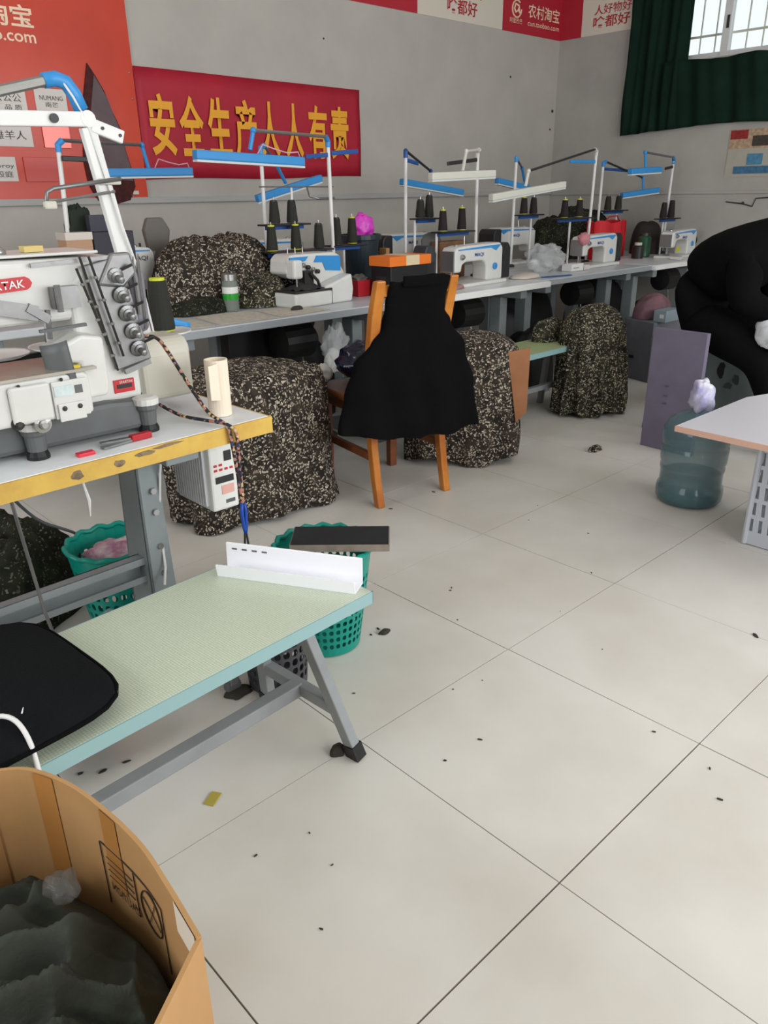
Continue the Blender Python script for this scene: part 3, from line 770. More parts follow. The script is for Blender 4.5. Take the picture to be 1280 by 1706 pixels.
curved_leg(-W2); curved_leg(W2)
for x in (-W2, W2):
    m = MB(); m.prism([(x-.019, 0), (x+.019, 0), (x+.021, .43), (x-.021, .43)], .36, .40, lambda p, q, t: FW(p, t, q)); m.build('leg', M_wood2, CHR, bevel=.004)
MB().box2((-.215, -.01, .43), (.215, .43, .462)).build('seat', M_wood2, CHR, bevel=.012)
for x in (-W2, W2): MB().box2((x-.011, .0, .20), (x+.011, .37, .235)).build('side_rail', M_wood2, CHR, bevel=.003)
for x in (-W2, W2): MB().box2((x-.011, .0, .385), (x+.011, .37, .43)).build('apron', M_wood2, CHR, bevel=.003)
MB().box2((-.17, -.012, .39), (.17, .012, .43)).build('apron', M_wood2, CHR, bevel=.003)
for z, y in ((.92, -.072), (.68, -.018)): MB().box2((-.17, y-.010, z-.025), (.17, y+.010, z+.02)).build('back_rail', M_wood, CHR, bevel=.005)
J = thing('jacket', 'black jacket draped over the back of the wooden chair', 'jacket', (1.29, 1.13, .30), math.radians(-9.6))
def lerp_tab(tab, v):
    for (a, x), (b, y) in zip(tab, tab[1:]):
        if v <= b:
            t = (v-a)/(b-a); t = t*t*(3-2*t); return x+(y-x)*t
    return tab[-1][1]
JL = [(0, -.385), (.28, -.335), (.50, -.285), (.62, -.20), (.72, -.150), (1, -.145)]
JR_ = [(0, .335), (.3, .315), (.55, .27), (.72, .19), (.80, .150), (1, .150)]
JY = [(0, -.075), (.3, -.055), (.5, -.045), (.7, -.055), (.85, -.075), (1, -.105)]
JD = [(0, .060), (.3, .058), (.5, .050), (.7, .040), (.9, .036), (1, .022)]
def jac(u, v):
    a = 2*PI*u; c, s = math.cos(a), math.sin(a)
    xl, xr = lerp_tab(JL, v), lerp_tab(JR_, v); xm, hw = (xl+xr)/2, (xr-xl)/2
    sg = lambda q, e: math.copysign(abs(q)**e, q)
    x = xm+hw*sg(c, .8)
    fold = .016*math.sin(x*34+v*3+1.5*nz(x*5, v*3))*(1-v)**.7+.012*nz(x*7, v*5, 2)
    y = lerp_tab(JY, v)+lerp_tab(JD, v)*sg(s, .7)+fold*(1 if s < 0 else .5)
    hem = .07*(.5-.5*x/.36)*(1-v)**3+.012*nz(x*9, 1.0)*(1-v)**3
    z = .0+.66*v+hem-.03*math.sin(PI*(x-xl)/(xr-xl))*(1-v)**4+(.012*math.sin(x*20) if v > .99 else 0)
    return FW(x, y, z)
j = MB().grid(jac, 96, 44, close_u=True)
j.add([jac(i/96, 1.0) for i in range(96)], [tuple(range(96))])
j.build('body', M_bfab, J, smooth=True)
mb = MB(); mb.grid(lambda u, v: FW(-.10+.20*u, -.128-.014*math.sin(PI*u)-.004*v, .635+.04*v), 14, 5); mb.build('collar', M_bfab, J, smooth=True, solid=.010)
# ------------------------------------------------------------------ sewing machines
def smooth_box(mb_args, name, mt, p, bevel=.01, seg=3, world=False):
    return MB().box2(*mb_args).build(name, mt, p, bevel=bevel, seg=seg, world=world)

def lockstitch(label, loc, rotz, trim=M_blue, text='MAQI', textmat=None, cover=None, tall=.235, grp=None, dark_end=True, backx=.05):
    """arm runs along x, needle at -x, operator at -y"""
    t = thing('lockstitch_machine', label, 'sewing machine', loc, rotz, grp)
    H = tall
    smooth_box(((-.24, -.09, 0), (.24, .09, .022)), 'bed', M_white, t, .008)
    # one-piece arm and pillar silhouette
    pr = [(.07, .02), (.235, .02), (.235, H-.03), (.215, H-.004), (.19, H), (-.15, H-.004), (-.215, H-.012), (-.235, H-.035), (-.235, .085), (-.175, .085), (-.165, .125), (-.13, .14), (.03, .14), (.06, .125), (.07, .10)]
    MB().prism(pr, -.055, .055, lambda p, q, u: FW(p, u, q)).build('arm', M_white, t, bevel=.012, seg=3)
    smooth_box(((-.244, -.05, .09), (-.236, .05, H-.03)), 'face_plate', M_chrome, t, .002)
    MB().tube([(-.205, 0, .085), (-.205, 0, .03)], .005, 8).build('needle_bar', M_chrome, t)
    mb = MB(); mb.tube([(-.185, .0, .09), (-.185, 0, .038)], .006, 8); mb.box2((-.215, -.015, .022), (-.175, .02, .034)); mb.build('presser_foot', M_steel, t)
    mb = MB(); mb.lathe([(.030, 0), (.052, .006), (.054, .022), (.045, .034), (.02, .038)], 20, (.236, 0, H-.095), Matrix.Rotation(PI/2, 3, 'Y')); mb.build('handwheel', M_dark, t, smooth=False)
    if dark_end:
        MB().prism([(.236, .02), (.325, .02), (.325, H-.035), (.30, H-.005), (.236, H-.005)], -.05, .10, lambda p, q, u: FW(p, u, q)).build('servo_cover', M_dark, t, bevel=.008)
    mb = MB(); mb.lathe([(.016, 0), (.016, .012), (.008, .014), (.008, .022)], 14, (-.175, -.056, .17), Matrix.Rotation(PI/2, 3, 'X')); mb.build('tension_dial', M_chrome, t)
    mb = MB(); mb.lathe([(.020, 0), (.020, .008), (.012, .010)], 16, (.15, -.056, .10), Matrix.Rotation(PI/2, 3, 'X')); mb.build('stitch_dial', trim, t)
    MB().tube([(-.06, .02, H-.004), (-.06, .02, H+.045)], .003, 6).build('thread_post', M_chrome, t)
    MB().lathe([(.013, 0), (.013, .006), (.006, .01)], 12, (-.16, 0, H-.006)).build('oil_cap', M_chrome, t)
    # coloured trim line under the top edge
    for sgn in (-1, 1):
        y0 = sgn*.0555; y1 = sgn*.0575
        MB().prism([(-.21, H-.022), (.12, H-.012), (.21, H-.012), (.16, H-.045), (.11, H-.026), (-.21, H-.028)], min(y0, y1), max(y0, y1), lambda p, q, u: FW(p, u, q)).build('trim_stripe', trim, t)
    tm_ = textmat or M_dblue
    text_part('lettering', text, tm_, t, (-.05, -.0565, H-.072), (1, 0, 0), (0, 0, 1), .085, .024, bold=.01, world=False)
    text_part('lettering', text, tm_, t, (backx, .0565, H-.072), (-1, 0, 0), (0, 0, 1), .085, .024, bold=.01, world=False)
    return t

lockstitch('white lockstitch machine with dark end cover behind the chair', (2.71, 1.98, .75), math.radians(3), tall=.235)
lockstitch('blue-trimmed white lockstitch machine in front of the red bag', (4.18, 2.07, .75), math.radians(2), tall=.225)
lockstitch('white lockstitch machine with yellow sticker by the window wall', (5.30, 1.99, .75), math.radians(4), tall=.215, dark_end=False)
M_wgrey = mat('aged_white_enamel', rgb(190, 192, 190), .4, noise_amt=.1)
lockstitch('white lockstitch machine left of the large flecked pile', (.69, 2.60, .75), PI, tall=.30, backx=-.11, text='MAQI', textmat=M_prt)
lockstitch('lockstitch machine behind the overlocker, under the slogan banner', (1.74, 2.74, .75), PI, tall=.285)
lockstitch('white lockstitch machine with grey motor behind the orange tape box', (2.84, 2.66, .75), PI, tall=.275)
lockstitch('white lockstitch machine behind the clear plastic bag', (3.95, 2.66, .75), PI, tall=.27)
mb = MB().box2((5.18, 1.99-.056, .80), (5.235, 1.99-.052, .835)); tag(mb.build('sticker', mat('yellow_sticker', rgb(190, 188, 50), .5)), 'yellow paper sticker on the machine by the window wall', 'sticker')

# overlocker
OV = thing('overlock_machine', 'white overlock machine with blue panel beside the flecked pile', 'sewing machine', (1.545, 2.05, .75), math.radians(4))
t = OV
smooth_box(((-.235, -.115, 0), (.02, .10, .075)), 'cloth_plate', M_white, t, .014)
smooth_box(((-.235, -.118, .072), (.015, .09, .082)), 'plate_top', M_gun, t, .003)
MB().prism([(-.02, 0), (.17, 0), (.185, .06), (.175, .225), (.13, .245), (-.16, .248), (-.19, .225), (-.20, .16), (-.14, .13), (-.04, .14), (-.02, .09)], -.02, .12, lambda p, q, u: FW(p, u, q)).build('body', M_white, t, bevel=.012, seg=3)
MB().prism([(-.02, 0), (.17, 0), (.182, .06), (.172, .14), (-.02, .09)], -.105, -.02, lambda p, q, u: FW(p, u, q)).build('front_cover', M_white, t, bevel=.012, seg=3)
MB().prism([(.06, .16), (.165, .15), (.165, .225), (.0, .235), (-.02, .205), (.04, .20)], -.026, -.018, lambda p, q, u: FW(p, u, q)).build('blue_panel', M_blue, t)
MB().prism([(-.19, .20), (-.08, .215), (-.06, .235), (-.18, .235)], -.028, -.018, lambda p, q, u: FW(p, u, q)).build('blue_panel', M_blue, t)
mb = MB(); mb.box2((-.195, -.07, .135), (-.135, .0, .225)); mb.build('needle_head', M_white, t, bevel=.012)
MB().tube([(-.165, -.05, .135), (-.165, -.05, .085)], .004, 6).build('needle_bar', M_chrome, t)
for k in range(4):
    mb = MB(); mb.lathe([(.011, 0), (.011, .018), (.006, .022)], 12, (-.10+k*.032, -.022, .195-.012*k), Matrix.Rotation(PI/2, 3, 'X')); mb.build('tension_dial', M_gun if k % 2 else M_chrome, t)
mb = MB(); mb.box2((-.12, -.06, .10), (-.06, -.01, .17)); mb.tube([(-.09, -.07, .16), (-.05, -.08, .12), (-.03, -.07, .09)], .008, 6); mb.build('looper_guard', M_gun, t)
smooth_box(((.0, -.112, .005), (.02, -.100, .08)), 'hinge_plate', M_dgrey, t, .002)
MB().lathe([(.02, 0), (.055, .006), (.055, .03), (.02, .036)], 20, (.18, .05, .12), Matrix.Rotation(PI/2, 3, 'Y')).build('handwheel', M_cream, t)
heap_q = MB(); heap_q.grid(lambda u, v: FW(-.20+.19*u, -.10+.14*v, .083+.035*math.sin(PI*u)*math.sin(PI*v)+.012*nz(u*5, v*5)), 16, 12); heap_q.build('cloth_under_needle', mat('dark_grey_cloth', rgb(44, 44, 44), .9), t, smooth=True)
for k in range(3): MB().tube([(-.12+k*.05, .06, .245), (-.12+k*.05, .06, .275)], .003, 6).build('thread_post', M_chrome, t)

# ------------------------------------------------------------------ foreground interlock machine
IM = thing('interlock_machine', 'large white cylinder-bed interlock machine on the yellow-edged table', 'sewing machine', (-.36, .60, ZT), 0)
t = IM; W = True
MB().prism([(-.66, .77), (-.205, .77), (-.205, .835), (-.30, .845), (-.66, .845)], .485, .74, lambda p, q, u: FW(p, u, q)).build('base_tray', M_dgrey, t, world=W, bevel=.012, seg=2)
for x, y in ((-.485, .468), (-.215, .488), (-.215, .73), (-.64, .73)):
    m = MB(); m.lathe([(.020, ZT+.018), (.022, ZT+.05), (.027, ZT+.056), (.027, ZT+.066)], 16, (x, y, 0)); f = m.build('foot_post', M_dgrey, t, world=W)
    MB().lathe([(.024, ZT+.0005), (.024, ZT+.008), (.020, ZT+.018)], 16, (x, y, 0)).build('rubber_foot', M_black, t, world=W)
    MB().lathe([(.030, ZT+.066), (.030, ZT+.080), (.02, ZT+.084)], 16, (x, y, 0)).build('foot_flange', M_white, t, world=W)
# pillar
MB().prism([(-.345, .835), (-.205, .835), (-.205, 1.145), (-.30, 1.15), (-.345, 1.10)], .515, .70, lambda p, q, u: FW(p, u, q)).build('pillar', M_white, t, world=W, bevel=.012, seg=3)
MB().prism([(-.375, .84), (-.345, .84), (-.345, .90), (-.375, .90)], .56, .66, lambda p, q, u: FW(p, u, q)).build('bed_link', M_dgrey, t, world=W)
# arm
MB().prism([(-.70, 1.03), (-.345, 1.03), (-.30, 1.0), (-.23, 1.0), (-.205, 1.03), (-.205, 1.15), (-.23, 1.158), (-.70, 1.165)], .52, .70, lambda p, q, u: FW(p, u, q)).build('arm', M_white, t, world=W, bevel=.014, seg=3)
MB().box2((-.70, .525, 1.165), (-.26, .695, 1.171)).build('top_lid', M_white, t, world=W, bevel=.002)
MB().lathe([(.02, 0), (.02, .006), (.012, .014), (.004, .017)], 16, (-.455, .58, 1.171)).build('oil_window', M_chrome, t, world=W, smooth=True)
MB().box2((-.40, .57, 1.172), (-.36, .60, 1.184)).build('foam_pad', mat('yellow_foam', rgb(208, 186, 120), .8), t, world=W)
# front head casting over the needles
MB().prism([(-.372, .872), (-.318, .872), (-.312, .90), (-.312, 1.0), (-.36, 1.01), (-.42, .985), (-.40, .955), (-.372, .95)], .445, .53, lambda p, q, u: FW(p, u, q)).build('needle_head', M_white, t, world=W, bevel=.008, seg=3)
def guard(u, v):
    a = -.2+1.5*u
    return FW(-.405-.035*math.sin(a)+.01*v, .47-.06*math.cos(a)+.02, 1.005-.10*v-.012*u)
MB().grid(guard, 12, 6).build('finger_guard', M_dgrey, t, world=W, smooth=True, solid=.003)
MB().box2((-.402, .438, .905), (-.375, .445, .95)).build('warning_label', mat('yellow_label', rgb(214, 190, 40), .5), t, world=W)
MB().bar((-.44, .455, 1.025), (-.345, .445, 1.03), .012, .006).build('guard_rod', M_dgrey, t, world=W)
# cylinder bed
MB().prism([(-.70, .845), (-.362, .845), (-.362, .93), (-.375, .938), (-.70, .938)], .43, .60, lambda p, q, u: FW(p, u, q)).build('cylinder_bed', M_white, t, world=W, bevel=.008, seg=3)
MB().box2((-.70, .425, .938), (-.345, .61, .944)).build('bed_plate', mat('worn_steel_plate', rgb(176, 170, 158), .35, .4, noise_amt=.2, noise_scale=16), t, world=W)
MB().box2((-.535, .418, .85), (-.452, .43, .928)).build('bed_cover', M_white, t, world=W, bevel=.006, seg=2)
MB().box2((-.448, .424, .845), (-.372, .43, .925)).build('bed_cover', M_white, t, world=W, bevel=.003)
MB().box2((-.442, .418, .84), (-.385, .424, .878)).build('hinge_plate', M_white, t, world=W, bevel=.002)
for x in (-.430, -.397): MB().ball((x, .417, .868), (.0055, .003, .0055), 10, 5).build('screw', M_gun, t, world=W)
for x in (-.512, -.425): MB().ball((x, .424, .928), (.004, .003, .004), 8, 5).build('screw', M_gun, t, world=W)
MB().box2((-.444, .4225, .893), (-.405, .424, .915)).build('label', mat('pale_label', rgb(206, 220, 220), .4, noise_amt=.2, noise_scale=70), t, world=W)
MB().box2((-.40, .4225, .895), (-.384, .424, .912)).build('label', M_dgrey, t, world=W)
for (x, y, z, r, mt_) in ((-.478, .44, .842, .018, M_chrome), (-.525, .445, .852, .014, M_gun)):
    MB().lathe([(r*.6, 0), (r, .004), (r, .016), (r*.6, .018), (r*.6, .026), (r*.35, .028)], 18, (x, y, z), Matrix.Rotation(PI/2, 3, 'X')).build('dial', mt_, t, world=W)
# threading panel: slanted steel plate with tension dials, guide bars and rods
A0, A1 = Vector((-.266, .508, 1.150)), Vector((-.222, .508, .918))
MB().bar(A0, A1, .014, .088, (1, 0, 0)).build('thread_panel', M_steel, t, world=W, bevel=.003)
for k in range(5):
    p_ = A0.lerp(A1, .14+.175*k)+Vector((.018, -.008, .0))
    m = MB(); m.lathe([(.012, 0), (.019, .003), (.019, .006), (.012, .009), (.012, .013), (.007, .015), (.007, .024), (.009, .025), (.007, .034), (.003, .036)], 16, p_, Matrix.Rotation(PI/2+.25, 3, 'X'))
    m.build('tension_dial', M_steel, t, world=W)
    m = MB(); m.bar(p_+Vector((.016, -.006, .012)), p_+Vector((.034, -.02, .022)), .008, .006); m.build('thread_hook', M_gun, t, world=W)
for k, dx in enumerate((-.052, -.034, -.066)):
    a = A0+Vector((dx, -.018-.004*k, .012 if k < 2 else -.01)); b_ = A1+Vector((dx+.004, -.018, -.005+.03*k))
    MB().tube([a, b_], .0028, 6).build('guide_rod', M_gun, t, world=W)
    for q in (.2, .42, .66, .86):
        MB().ball(a.lerp(b_, q), (.006, .006, .004), 8, 5).build('thread_eyelet', M_chrome, t, world=W)
MB().bar(A1+Vector((-.03, -.012, -.012)), A1+Vector((.035, -.012, .004)), .012, .012).build('lower_bracket', M_steel, t, world=W)
MB().bar((-.415, .51, 1.15), (-.235, .505, 1.157), .006, .008).build('top_rail', M_steel, t, world=W)
for (x, z0, z1) in ((-.195, 1.03, 1.135), (-.183, .995, 1.14)):
    MB().tube([(x, .50, z0), (x, .50, z1), (x+.003, .50, z1+.02)], [.004, .004, .001], 6).build('thread_needle', M_chrome, t, world=W)
mb = MB(); mb.prism([(-.285, 1.10), (-.245, 1.165), (-.20, 1.165), (-.19, 1.12), (-.225, 1.09)], .495, .515, lambda p, q, u: FW(p, u, q)); mb.build('take_up_cover', M_steel, t, world=W, bevel=.006)
MB().box2((-.206, .50, .985), (-.166, .575, 1.13)).build('belt_cover', mat('violet_grey_plastic', rgb(128, 126, 136), .5), t, world=W, bevel=.02, seg=3)
# foot lever linkage on the arm front
mb = MB(); mb.bar((-.50, .505, 1.075), (-.42, .505, 1.055), .014, .03); mb.bar((-.44, .50, 1.07), (-.40, .50, 1.04), .012, .018); mb.tube([(-.40, .50, 1.06), (-.405, .50, 1.0)], .006, 8); mb.build('lift_lever', M_steel, t, world=W)
mb = MB(); mb.box2((-.385, .49, 1.06), (-.33, .515, 1.105)); mb.tube([(-.378, .485, 1.11), (-.378, .485, 1.055)], .007, 8); mb.build('thread_clamp', M_steel, t, world=W)
# brand plate
mb = MB(); pl = [(-.56, 1.096), (-.428, 1.103), (-.420, 1.108), (-.416, 1.116), (-.420, 1.124), (-.428, 1.129), (-.56, 1.124)]
mb.prism(pl, .514, .52, lambda p, q, u: FW(p, u, q)); mb.build('brand_plate', M_redlab, t, world=W)
text_part('lettering', 'SPARTAK', M_white2, t, (-.530, .5135, 1.104), (1, 0, .04), (0, 0, 1), .098, .016, bold=.012)
MB().box2((-.275, .512, .856), (-.225, .515, .886)).build('type_plate', M_redlab, t, world=W)
MB().box2((-.268, .5105, .866), (-.232, .512, .875)).build('type_plate_band', M_dark, t, world=W)
text_part('lettering', 'SPARTAK', M_white2, t, (-.262, .5115, .877), (1, 0, 0), (0, 0, 1), .034, .006)
# drive motor on the right
MB().prism([(.795, .595), (.795, .735), (.925, .735), (.950, .715), (.950, .615), (.925, .595)], -.165, -.02, lambda p, q, u: FW(u, q, p)).build('drive_motor', M_cream, t, world=W, bevel=.018, seg=3)
MB().box2((-.200, .59, .79), (-.165, .74, .945)).build('motor_flange', mat('grey_beige_plastic', rgb(156, 154, 146), .5), t, world=W, bevel=.006)
MB().box2((-.185, .585, .80), (-.175, .592, .83)).build('motor_clip', M_dark, t, world=W)

# ------------------------------------------------------------------ thread stand of the foreground machine
TS = thing('thread_stand', 'thread stand with white round dishes behind the interlock machine', 'thread stand', (-.05, .86, ZT))
MB().tube([(-.05, .86, ZT+.002), (-.05, .86, .925)], .010, 10).build('post', M_white2, TS, world=True)
MB().lathe([(.05, 0), (.05, .006), (.015, .012)], 20, (-.05, .86, ZT+.001)).build('base', M_gun, TS, world=True)
MB().bar((-.46, .86, .905), (.06, .86, .905), .016, .012).build('dish_rail', M_gun, TS, world=True)
for x in (.045, -.25, -.41):
    MB().lathe([(.02, 0), (.06, .002), (.078, .009), (.080, .013), (.074, .010), (.02, .006)], 28, (x, .86, .910)).build('dish', M_white2, TS, world=True, smooth=True)
def spool(label, x, y, z, h=.12, r=.030, mt=M_thread, core=True, grp='thread cones', lean=0, coremt=None):
    s = thing('thread_cone', label, 'thread cone', (x, y, z), 0, grp)
    MB().lathe([(r*.98, .004), (r, .012), (r*.70, h-.004), (r*.66, h)], 18).build('thread', mt, s, smooth=False)
    MB().lathe([(r*.9, 0), (r*.9, .004)], 18).build('cone_foot', coremt or M_core if core else M_dark, s)
    MB().lathe([(r*.60, h-.002), (r*.58, h+.007), (r*.30, h+.008)], 14).build('cone_tip', (coremt or M_core) if core else M_dark, s)
    MB().tube([(0, 0, h), (0, 0, h+.022)], .0025, 6).build('pin', M_chrome, s)
    return s
spool('tall olive-black thread cone with yellow tip on the white dish', .045, .86, .923, .138, .036, grp=None)
spool('grey-black thread cone behind the interlock machine needle head', -.25, .86, .923, .115, .036, mat('grey_thread', rgb(84, 86, 86), .8, bump=.3, bump_scale=300), core=False, grp=None)
bp_ = thing('blue_cover_panel', 'curved bright blue plastic cover behind the tall thread cone', 'cover', (.16, .97, ZT+.0))
MB().grid(lambda u, v: FW(-.035+.25*u, 1.005+.02*math.sin(PI*u), .898+.012*math.sin(PI*u)+.065*v*(1-.75*u)-.004*u), 14, 4).build('panel', M_blue, bp_, world=True, smooth=True, solid=.004)
MB().tube([(.14, 1.02, ZT-.04), (.14, 1.0, .92)], .006, 8).build('stem', M_gun, bp_, world=True)

# lamp frame standing behind the foreground machine
LF = thing('machine_lamp', 'white jointed lamp frame with blue grip above the interlock machine', 'lamp', (-.035, .78, ZT))
t = LF
MB().bar((-.03, .78, ZT+.002), (-.085, .765, 1.12), .020, .036, (1, 0, 0)).build('post', M_white2, t, world=True)
MB().bar((-.085, .765, 1.12), (-.142, .75, 1.43), .020, .036, (1, 0, 0)).build('post', M_white2, t, world=True, bevel=.002)
MB().lathe([(.035, 0), (.035, .008), (.015, .014)], 16, (-.03, .78, ZT+.001)).build('base', M_gun, t, world=True)
MB().bar((-.40, .74, 1.438), (-.14, .745, 1.446), .032, .016, (0, 1, 0)).build('cross_arm', M_white2, t, world=True, bevel=.003)
MB().lathe([(.010, 0), (.010, .004)], 14, (-.225, .732, 1.444), Matrix.Rotation(PI/2, 3, 'X')).build('pivot', M_dark, t, world=True)
MB().lathe([(.018, -.012), (.020, 0), (.018, .012)], 14, (-.142, .748, 1.447), Matrix.Rotation(PI/2, 3, 'X')).build('joint', M_white2, t, world=True)
MB().bar((-.135, .745, 1.435), (-.058, .745, 1.410), .030, .014, (0, 1, 0)).build('side_arm', M_white2, t, world=True, bevel=.003)
for x, z in ((-.11, 1.428), (-.068, 1.414)): MB().lathe([(.004, 0), (.004, .003)], 8, (x, .7385, z), Matrix.Rotation(PI/2, 3, 'X')).build('rivet', M_dark, t, world=True)
MB().tube([(-.40, .75, 1.475), (-.225, .75, 1.52)], .012, 10).build('lamp_tube', M_chrome, t, world=True)
MB().tube([(-.228, .75, 1.52), (-.20, .75, 1.526), (-.178, .75, 1.52), (-.162, .75, 1.498), (-.150, .75, 1.465)], .0165, 10).build('blue_grip', M_blue, t, world=True, smooth=True)
MB().tube([(-.19, .738, 1.52), (-.17, .738, 1.49), (-.155, .738, 1.46), (-.14, .74, 1.42), (-.09, .74, 1.2), (-.06, .75, 1.1), (-.03, .76, .9)], .0028, 6).build('cable', M_white2, t, world=True)
MB().tube([(-.085, .73, 1.318), (-.25, .735, 1.298), (-.268, .735, 1.29), (-.275, .735, 1.255)], .005, 8).build('bent_rod', M_steel, t, world=True, smooth=True)
MB().tube([(-.10, .74, 1.29), (-.26, .745, 1.268)], .004, 6).build('bent_rod', M_steel, t, world=True)
mb = MB(); mb.box((-.265, .735, 1.262), (.028, .018, .018)); mb.build('rod_clamp', M_cream, t, world=True, bevel=.004)
mb = MB(); mb.box((-.11, .742, 1.312), (.055, .018, .014)); mb.build('rod_clamp', M_cream, t, world=True, bevel=.003)

# items on the foreground table
PR = thing('paper_roll', 'cream paper tube standing on the yellow-edged table', 'paper roll', (-.018, .485, ZT))
MB().lathe([(.029, .001), (.029, .142), (.026, .142), (.026, .001)], 24, capb=False, capt=False).build('tube', M_paper, PR, smooth=False)
MB().prism([(-.026, .05), (-.026, .134), (.0, .138), (.0, .046)], -.0335, -.0295, lambda p, q, u: FW(p-.016, u, q)).build('loose_end', M_paper, PR)
RT = thing('thread_snips', 'small red-handled steel snips lying on the yellow-edged table', 'snips', (-.30, .435, ZT))
MB().box((.036, 0, .008), (.050, .018, .014), Matrix.Rotation(.05, 3, 'Z')).build('handle', M_red, RT, bevel=.002)
MB().bar((.012, 0, .004), (-.062, -.012, .004), .016, .004).build('blade', M_steel, RT); MB().bar((.012, .003, .008), (-.055, .012, .008), .014, .004).build('blade', M_steel, RT)
RK = tag(MB().box((-.405, .413, ZT+.004), (.038, .020, .008)).build('red_tab', mat('bright_red_plastic', rgb(214, 52, 70), .4), bevel=.002), 'small red plastic tab near the machine foot', 'tab')
# braided cord loop with blue scissors
CD = thing('hanging_scissors', 'blue scissors hanging on a braided cord over the yellow edge', 'scissors', (-.02, .37, .55))
def cord_mat():
    m = bpy.data.materials.new('braided_cord'); m.use_nodes = True; nt = m.node_tree; b = nt.nodes['Principled BSDF']
    tc = nt.nodes.new('ShaderNodeTexCoord'); v = nt.nodes.new('ShaderNodeTexVoronoi'); v.inputs['Scale'].default_value = 140
    nt.links.new(tc.outputs['Object'], v.inputs['Vector']); s = nt.nodes.new('ShaderNodeSeparateColor'); nt.links.new(v.outputs['Color'], s.inputs['Color'])
    r = nt.nodes.new('ShaderNodeValToRGB'); r.color_ramp.interpolation = 'CONSTANT'; e = r.color_ramp.elements
    e[0].color = rgb(34, 32, 34); e[1].position = .5; e[1].color = rgb(176, 120, 104); x = e.new(.75); x.color = rgb(200, 176, 120); x = e.new(.88); x.color = rgb(50, 60, 90)
    nt.links.new(s.outputs['Red'], r.inputs['Fac']); nt.links.new(r.outputs['Color'], b.inputs['Base Color']); b.inputs['Roughness'].default_value = .8
    return m
M_cord = cord_mat()
MB().tube(cr([(-.175, .54, .972), (-.145, .53, .965), (-.125, .52, .93), (-.105, .48, .86), (-.085, .43, .79), (-.072, .372, .765), (-.066, .366, .72), (-.056, .366, .62), (-.05, .368, .555)]), .0045, 8).build('cord', M_cord, CD, world=True, smooth=True)
MB().tube(cr([(-.15, .55, .80), (-.12, .50, .775), (-.09, .43, .77), (-.07, .373, .767), (-.052, .365, .74), (-.050, .366, .66), (-.048, .368, .555)]), .0045, 8).build('cord', M_cord, CD, world=True, smooth=True)
for s in (-1, 1):
    MB().tube([(-.049+s*.003, .368, .560), (-.049+s*.006, .368, .535), (-.049+s*.003, .368, .49), (-.049, .368, .475)], .0048, 8).build('handle', mat('scissor_blue', rgb(26, 70, 160), .4), CD, world=True, smooth=True)
    MB().bar((-.049+s*.002, .368, .478), (-.049+s*.006, .368, .435), .003, .006).build('blade', M_gun, CD, world=True)

# ------------------------------------------------------------------ lamps along the rows
def row_lamp(label, base, top, arm, bar0, bar1, col, jcol=None, handle=None, hcol=None, armcol=None, polez=.752, cable=False, wb=.042):
    t = thing('machine_lamp', label, 'lamp', (base[0], base[1], polez)); W = True
    MB().tube([(base[0], base[1], polez), top], .0105, 10).build('pole', M_white2, t, world=W)
    MB().lathe([(.03, 0), (.03, .012), (.014, .02)], 14, (base[0], base[1], polez)).build('clamp_base', M_gun, t, world=W)
    jcol = jcol or col
    a = [Vector(p) for p in arm]
    MB().tube(a[:-1], .008, 8).build('arm', armcol or M_steel, t, world=W)
    MB().tube([Vector(top)+Vector((0, 0, -.03)), Vector(top), a[0]], .014, 10).build('elbow', jcol, t, world=W, smooth=False)
    MB().tube(a[-2:], .010, 8).build('drop_arm', jcol, t, world=W)
    MB().ball(a[-2], .015, 10, 6).build('joint', jcol, t, world=W, smooth=True)
    b0, b1 = Vector(bar0), Vector(bar1)
    m = MB(); m.bar(b0, b1, wb, .040); lb = m.build('lamp_bar', col, t, world=W, bevel=.006)
    m = MB(); m.bar(b0+Vector((0, 0, -.024)), b1+Vector((0, 0, -.024)), wb*.8, .009); m.build('diffuser', mat('lamp_diffuser', rgb(206, 208, 206), .4), lb, world=W)
    for h in (handle or []):
        MB().bar(h[0], h[1], .012, .022).build('cross_bar', hcol or M_dblue, t, world=W, bevel=.003)
    if cable:
        m0 = b0.lerp(b1, .55)+Vector((0, 0, .012)); m1 = b0.lerp(b1, .98)+Vector((0, 0, .012))
        MB().tube([m0, m0.lerp(m1, .15)+Vector((0, 0, .05)), m0.lerp(m1, .4)+Vector((0, 0, .035)), m0.lerp(m1, .7)+Vector((0, 0, .022)), m0.lerp(m1, .95)+Vector((0, 0, .03)), m1], .003, 6).build('cable', mat('pink_cable', rgb(220, 170, 178), .5), t, world=W, smooth=True)
    return t
M_lwh = mat('lamp_white', rgb(206, 206, 196), .4)
row_lamp('blue bar lamp on a white pole in front of the notice board', (.475, 2.52), (.513, 2.52, 1.49), [(.535, 2.52, 1.508), (1.06, 2.80, 1.515), (1.085, 2.80, 1.40)], (.847, 2.80, 1.385), (1.332, 2.80, 1.393), M_blue, handle=[((.513, 2.5, 1.435), (.70, 2.50, 1.43))], hcol=M_dark, cable=True)
row_lamp('tilted blue bar lamp under the slogan banner, beside two black cones', (1.575, 2.50), (1.58, 2.50, 1.50), [(1.62, 2.52, 1.515), (1.86, 2.75, 1.43), (1.955, 2.80, 1.335)], (1.742, 2.80, 1.252), (2.222, 2.80, 1.362), M_blue)
